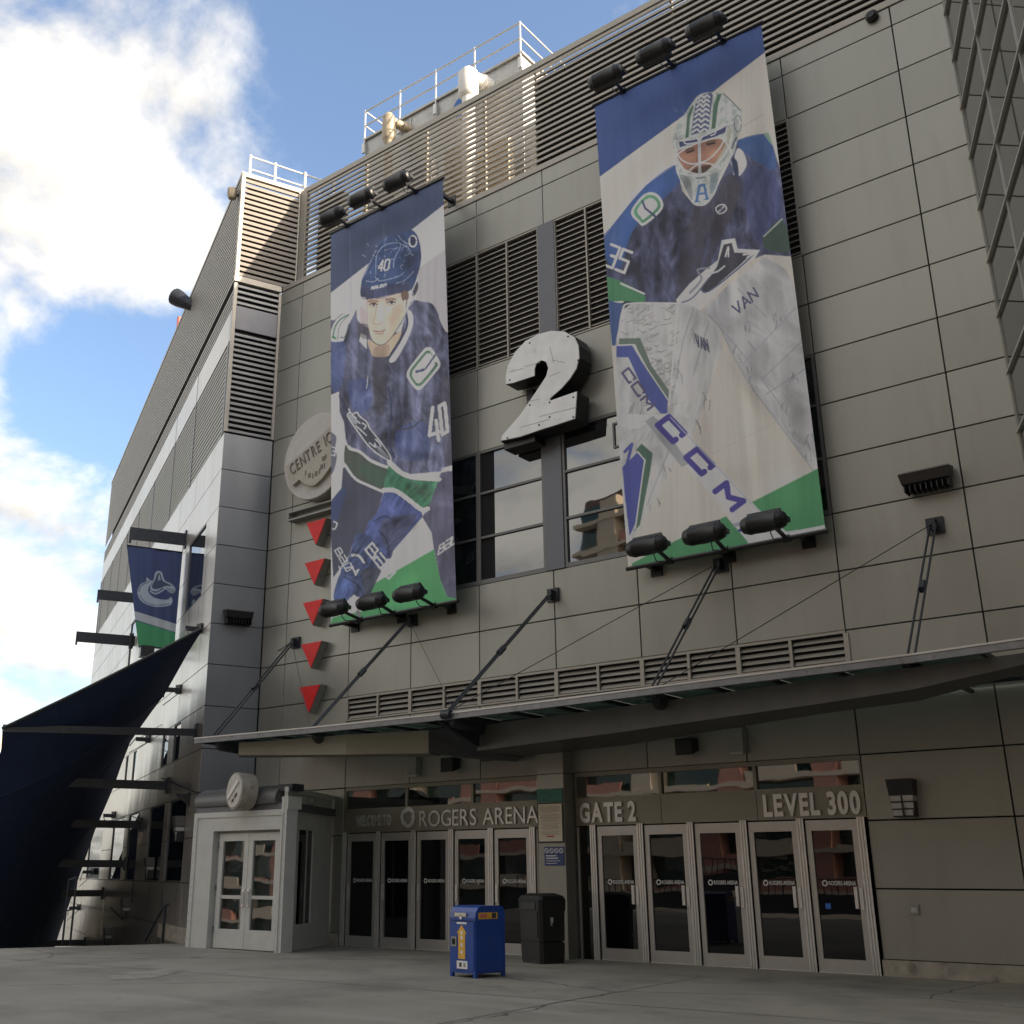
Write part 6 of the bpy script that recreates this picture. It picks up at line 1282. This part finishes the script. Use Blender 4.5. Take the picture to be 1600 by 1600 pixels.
b = onZ(100, 1478, G); c_ = onZ(112, 1478, G); MB().tube(b + UP * 1.55, c_ + UP * 1.62, .03, 6).tube(b + UP * .8, c_ + UP * .85, .02, 6).build('handrail', M['steel'], g2)

# ------------------------------------------------------------------ navy shade sail over the stairs
sail = thing('shade_sail', A0 + DL * 8 + NO * 3, 'huge dark navy fabric shade sail stretched beside the wing wall', 'canopy')
arms = [(310, 1147), (265, 1230), (222, 1291), (198, 1352), (163, 1398), (135, 1475)]
AS = [Ls(*a) for a in arms]
LA = tip_len(A0 + DL * AS[0][0] + UP * AS[0][1], 6)
inner_px = [(318, 985), (295, 1022), (275, 1058), (258, 1088), (240, 1112), (222, 1137), (205, 1162), (192, 1195), (180, 1230), (165, 1265), (150, 1300), (138, 1335), (126, 1370), (115, 1400), (105, 1428), (95, 1458), (84, 1492), (70, 1530)]
OFF = .7
inn_ = [onP(x, y, A0 + NO * OFF, NO) for x, y in inner_px]
si = [(p - A0) @ DL for p in inn_]; zi = [p[2] for p in inn_]
asx = [a[0] for a in AS]; asz = [a[1] for a in AS]
M_ = len(inn_); NJ = 14; grid = []
wA = A0 + DL * AS[0][0] + UP * AS[0][1]
TIP = onP(7, 1141, wA, DL)
TO = (TIP - A0) @ NO; TS = (TIP - A0) @ DL
for i in range(M_):
    if i == 0: o = TIP
    else:
        zo = np.interp(i / (M_ - 1), [0, .12, 1], [TIP[2] + .05, TIP[2] - 1.0, -7.5])
        o = A0 + DL * (TS + (si[i] - si[0]) * .42 - .05 * i) + NO * (TO - .1 + .05 * i) + UP * zo
    row = []
    for j in range(NJ):
        t = j / (NJ - 1); p = inn_[i] * (1 - t) + o * t; sag = -.35 * math.sin(math.pi * t) * (1 if i > 0 else .15) ; row.append(p + UP * sag)
    grid.append(row)
for b0 in range(0, M_ - 1, 3):
    rows = grid[b0:min(b0 + 4, M_)]; mb = MB(); nr = len(rows)
    top = [p for r in rows for p in r]; th = UP * .012
    mb.add(top + [p - th for p in top], [(i * NJ + j, i * NJ + j + 1, (i + 1) * NJ + j + 1, (i + 1) * NJ + j) for i in range(nr - 1) for j in range(NJ - 1)] + [(nr * NJ + i * NJ + j, nr * NJ + (i + 1) * NJ + j, nr * NJ + (i + 1) * NJ + j + 1, nr * NJ + i * NJ + j + 1) for i in range(nr - 1) for j in range(NJ - 1)])
    mb.build('sail_panel', M['sail'], sail, True)
MB().path(grid[0], .05, 8).build('edge_tube', M['steel'], sail)
M['seam'] = mat('sail_seam', (.03, .05, .11), .8)
for i in range(3, M_ - 1, 3): MB().path([p - UP * .025 for p in grid[i]], .018, 5).build('seam', M['seam'], sail)
for j in (4, 9): MB().path([r[j] - UP * .02 for r in grid], .010, 5).build('seam', M['seam'], sail)
eb = MB().path([r[0] for r in grid], .03, 6).build('edge_cable', M['sail'], sail)
for i, (s, z) in enumerate(AS):
    w = A0 + DL * s + UP * z; L = np.linalg.norm((TIP - w)[:2]) if i == 0 else LA * .9
    h_ = .20 if i == 0 else .26
    bl = MB().obox(w - UP * h_ / 2 - DL * .06, DL * .12, UP * h_, (TIP - w) if i == 0 else NO * L).build('arm', M['steel'], sail)
    MB().obox(w - UP * .24 - DL * .2 + NO * .002, DL * .4, UP * .48, NO * .05).build('wall_plate', M['steel'], bl)
for x, y, xe, ye in ((285, 1080, 258, 1092), (237, 1157, 205, 1168), (183, 1276, 166, 1284), (150, 1364, 128, 1378), (128, 1420, 108, 1432), (318, 985, 300, 1000)):
    s, z = Ls(x, y); w = A0 + DL * s + UP * z; e = onP(xe, ye, A0 + NO * OFF, NO)
    MB().obox(w - UP * .1 - DL * .05, DL * .1, UP * .14, NO * .5).box(w[0] - .12, w[0] + .12, w[1] - .12, w[1] + .12, w[2] - .14, w[2] + .14).tube(w + NO * .5, e, .02, 6).tube(w - UP * .08, e - UP * .25, .014, 5).build('peak_strut', M['steel'], sail)
for (xa, ya, xb_, yb_) in ((212, 1362, 208, 1412), (175, 1420, 195, 1440), (255, 1218, 312, 1242)):
    pa = onP(xa, ya, A0 + NO * .5, NO); pb_ = onP(xb_, yb_, A0 + NO * .05, NO); MB().tube(pa, pb_, .02, 5).build('stay_cable', M['steel'], sail)
# flared wall lamps down the wing wall
for n_, (x, y, lab) in enumerate(((290, 1278, 'grey flared wall lamp beside the vestibule on the wing wall'), (243, 1342, 'grey flared wall lamp between the two dark wing windows'), (205, 1407, 'grey flared wall lamp below the sill level of the wing windows'), (177, 1451, 'grey flared wall lamp lowest down the wing wall by the stairs'))):
    s, z = Ls(x, y); sconce('wing_wall_lamp', A0 + DL * s + UP * z, -DL, NO, .66 if n_ else .70, lab, 'flared lamps on the wing wall')
# small bracket on the wing wall
s, z = Ls(300, 1243); w = A0 + DL * s + UP * z; t = thing('wall_bracket', w, 'small dark triangular bracket on the wing wall above the windows', 'bracket')
MB().prism([w, w + NO * .4, w - UP * .35], DL * .12).build('gusset', M['steel'], t); MB().obox(w - UP * .35 - DL * .05 + NO * .001, DL * .22, UP * .4, NO * .03).build('plate', M['steel'], t)
# things on the roof edge of the wing
p = onP(290, 474, A0 + NO * .25, NO); t = thing('horn_lamp', p, 'dark horn-shaped lamp sticking out over the wing roof edge', 'lamp')
hd = (onP(279, 466, A0 + NO * .55, NO) - onP(300, 478, A0 + NO * .05, NO)); hd /= np.linalg.norm(hd)
MB().lathe(p - hd * .8, hd, [(0, .16), (.5, .24), (1.0, .34), (1.3, .36), (1.32, .30)], 14).build('horn', M['steel'], t, True); MB().tube(p - hd * .7, p - hd * .7 - NO * .5, .06, 6).build('bracket', M['steel'], t)
p = onP(281, 528, A0 - NO * .4, NO); t = thing('red_marker', p, 'small red marker post on the wing roof edge', 'marker')
M['red_pale'] = mat('faded_red', (.62, .17, .13), .6); MB().tube(p - UP * 1.2, p + UP * .95, .11, 8).build('post', M['red_pale'], t); MB().tube(p + UP * .05, p + UP * .09, .13, 8).build('band', M['white'], t)
p = onP(366, 305, A0 + NO * .2, NO); t = thing('roof_lamp', p, 'small bronze lamp on the wing roof edge', 'lamp')
MB().lathe(p - UP * .2, UP, [(0, .12), (.1, .17), (.35, .17), (.42, .08)], 12).build('body', M['pipe_rust'], t, True); MB().obox(p - NO * .3 - UP * .04, NO * .3, DL * .08, UP * .08).build('bracket', M['steel'], t)

# ------------------------------------------------------------------ bins
bb = thing('recycling_bin', (-5.6, -4.6, G), 'blue metal recycling bin with yellow arrow in front of the doors', 'bin')
fl, fr_, br2 = V3(-5.90, -5.04, G), V3(-5.24, -5.15, G), V3(-5.46, -4.17, G)
ux = (fr_ - fl); bw = np.linalg.norm(ux); ux /= bw; uy = V3(-ux[1], ux[0], 0); bd = .72; H = 1.18
def bbx(a0, a1, d0, d1, z0, z1, name, m, parent=None): return MB().obox(fl + ux * a0 + uy * d0 + UP * z0, ux * (a1 - a0), uy * (d1 - d0), UP * (z1 - z0)).build(name, M[m], parent or bb)
prof = [(.0, .07), (.0, H - .20), (.02, H - .10), (.07, H - .03), (.14, H), (bd - .10, H), (bd - .03, H - .03), (bd, H - .12), (bd, .07)]
MB().prism([fl + uy * d + UP * z for d, z in prof], ux * bw).build('body', M['bin_blue'], bb)
for a in (0, bw - .06):
    for d in (0, bd - .06): bbx(a, a + .06, d, d + .06, 0, .07, 'foot', 'bin_blue')
bbx(.03, bw - .03, -.012, -.002, .12, .92, 'front_door', 'bin_blue')
bbx(.03, bw - .03, -.014, -.003, .925, .934, 'door_gap', 'void')
ar = [(.24, .30), (.24, .72), (.20, .72), (.33, .86), (.46, .72), (.42, .72), (.42, .30)]
MB().prism([fl + ux * a + UP * z - uy * .013 for a, z in ar], -uy * .004).build('arrow_decal', M['yellow'], bb)
for z in (.38, .50, .62, .70): bbx(.305, .355, -.0195, -.0175, z, z + .06, 'decal_mark', 'letter_white')
bbx(.20, .48, -.018, -.013, .14, .27, 'white_decal', 'letter_white'); bbx(.27, .33, -.0205, -.0185, .17, .24, 'decal_symbol', 'letter_dark'); bbx(.38, .43, -.0205, -.0185, .17, .24, 'decal_symbol', 'sign_side')
bbx(.06, .20, -.03, -.012, .50, .66, 'coin_slot', 'sign_side'); bbx(.09, .17, -.034, -.0305, .53, .63, 'coin_slot_hole', 'void')
bbx(.20, .46, -.018, -.013, .875, .905, 'text_decal', 'letter_white')
MB().obox(fl + ux * .14 + uy * -.004 + UP * 1.0, ux * .30, -uy * .012, UP * .06).build('top_decal', M['notice'], bb); MB().obox(fl + ux * .27 + uy * -.004 + UP * .955, ux * .06, -uy * .012, UP * .075).build('top_decal', M['letter_white'], bb)
sr = fl + ux * bw
MB().obox(sr + uy * .08 + UP * .96, uy * .46, UP * .11, ux * .004).build('side_decal', M['yellow'], bb); MB().obox(sr + uy * .12 + UP * .985, uy * .16, UP * .06, ux * .007).build('side_decal_text', M['red_pale'], bb); MB().obox(sr + uy * .40 + UP * .972, uy * .1, UP * .09, ux * .007).build('side_decal_symbol', M['letter_dark'], bb)
MB().obox(sr + uy * .03 + UP * .09, uy * (bd - .06), UP * .02, ux * .008).build('base_lip', M['bin_blue'], bb)
kb = thing('litter_bin', (-6.4, -1.5, G), 'black plastic litter bin standing beside the entrance column', 'bin')
fl, fr_, br2 = V3(-6.87, -1.62, G), V3(-6.14, -1.87, G), V3(-6.02, -1.17, G)
ux = (fr_ - fl); bw = np.linalg.norm(ux); ux /= bw; uy = V3(-ux[1], ux[0], 0); bd = .66; H = 1.33; c0 = fl + ux * bw / 2 + uy * bd / 2
def frus(z0, z1, k0, k1, name, m='bin_black', ch=.06):
    def ring(z, k):
        w, d = bw / 2 * k, bd / 2 * k; pts = [(-w + ch, -d), (w - ch, -d), (w, -d + ch), (w, d - ch), (w - ch, d), (-w + ch, d), (-w, d - ch), (-w, -d + ch)]
        return [c0 + ux * a + uy * b_ + UP * z for a, b_ in pts]
    vs = ring(z0, k0) + ring(z1, k1); fs = [tuple(range(7, -1, -1)), tuple(range(8, 16))] + [(i, (i + 1) % 8, (i + 1) % 8 + 8, i + 8) for i in range(8)]
    return MB().add(vs, fs).build(name, M[m], kb)
frus(0, .06, .92, .92, 'plinth'); frus(.06, .40, .95, .98, 'lower_body'); frus(.40, .43, .90, .90, 'groove'); frus(.43, 1.0, .98, 1.0, 'body'); frus(1.0, 1.22, 1.04, 1.06, 'hood_rim'); frus(1.22, 1.29, 1.06, .96, 'hood'); frus(1.29, 1.34, .96, .62, 'hood_top')
MB().obox(fl + ux * .14 + UP * 1.03 - uy * .03, ux * (bw - .28), UP * .13, uy * .02).build('flap', M['black_metal'], kb); MB().obox(fl + ux * .10 + UP * .50 - uy * .012, ux * (bw - .2), UP * .5, uy * .012).build('front_panel', M['bin_black'], kb)
lk = fl + ux * bw + uy * .25 + UP * .78; MB().obox(lk, uy * .05, UP * .10, ux * .03).build('lock', M['alu_bright'], kb); MB().obox(lk - UP * .06 + ux * .005, uy * .03, UP * .06, ux * .02).build('lock_tab', M['alu'], kb)

# ------------------------------------------------------------------ apartment block across the street (behind the camera, seen in the glass)
ap = thing('apartment_building', (-12, -52, -9), 'salmon and cream apartment block with balconies across the street', 'building')
OA = V3(-150, -84, -9); UA = V3(.985, .17, 0); UA /= np.linalg.norm(UA); NA = V3(-UA[1], UA[0], 0); LAP = 190; ST = 104
M['brick'] = mat('dark_brick', (.16, .10, .075), .9)
MB().obox(OA + UA * ST, UA * (LAP - ST), -NA * 14, UP * 46).build('body', M['brick'], ap); MB().obox(OA, UA * (ST - .01), -NA * 14, UP * 25).build('low_body', M['cream'], ap)
M['green_glass'] = glass_mat('green_window_glass', (.03, .07, .05), 1.6)
for f_ in range(15):
    z = f_ * 3.0 + .5; a0 = 0 if f_ < 8 else ST
    MB().obox(OA + UA * a0 + UP * (z - .35) + NA * .01, UA * (LAP - a0), NA * 1.5, UP * .35).build('floor_slab', M['cream'], ap)
    MB().obox(OA + UA * a0 + UP * (z + .15) + NA * .02, UA * (LAP - a0), NA * .06, UP * 2.45).build('window_band', M['green_glass'], ap)
    for i in range(21):
        if 2 + i * 9 < a0: continue
        h_ = .95 if (i + f_) % 3 else .2
        MB().obox(OA + UA * (2 + i * 9) + UP * z + NA * 1.42, UA * 5.2, NA * .06, UP * h_).build('balcony_rail', M['salmon'] if (f_ + i // 3) % 2 else M['cream'], ap)
for i in range(22): MB().obox(OA + UA * (i * 9 - .8), UA * 2.4, NA * 1.45, UP * (45 if i * 9 - .8 > ST else 24.5)).build('pier', M['salmon'] if i % 3 else M['cream'], ap)
# guard wall and railing at the far side of the plaza (seen in the door glass)
gw = thing('street_railing', (-8, -30, G), 'dark guard wall with bar railing on the far side of the plaza', 'railing')
MB().obox(V3(-32, -33.5, G), V3(70, 4, 0), V3(0, .3, 0), UP * .85).build('low_wall', M['steel'], gw)
rb = MB(); dv = V3(70, 4, 0)
for i in range(176): p = V3(-32, -33.4, G + .85) + dv * (i / 175); rb.box(p[0] - .02, p[0] + .02, p[1] - .02, p[1] + .02, p[2], p[2] + .65)
rb.obox(V3(-32, -33.42, G + 1.5), dv, V3(0, .06, 0), UP * .06); tag(rb.build('bars', M['steel'], gw), kind='stuff')
# far towers at the left edge
for (x, yb_, w, h, lab) in ((4, 1225, 9, 34, 'distant pale apartment tower beyond the shade sail'), (-18, 1225, 12, 40, 'second distant apartment tower at the end of the street')):
    d = ray(x, 1225); d = d / np.linalg.norm(d[:2]); c = CAM + d * 170; t = thing('distant_tower', (c[0], c[1], -9), lab, 'building')
    sx = V3(d[1], -d[0], 0); sf = V3(d[0], d[1], 0); o_ = V3(c[0], c[1], -9) - sx * w / 2; hh = (onP(x, 1168 if x > 0 else 1150, c, -sf)[2] + 9)
    MB().obox(o_, sx * w, sf * 10, UP * hh).build('body', M['cream'], t)
    for f_ in range(int(hh // 3)):
        MB().obox(o_ - sf * .9 + UP * (f_ * 3 + 2.6) + sx * .3, sx * (w - .6), sf * .9, UP * .5).build('balcony_slab', M['white'], t); MB().obox(o_ - sf * .05 + UP * (f_ * 3 + .6) + sx * .5, sx * (w - 1), sf * .04, UP * 1.8).build('window_band', M['green_glass'], t)
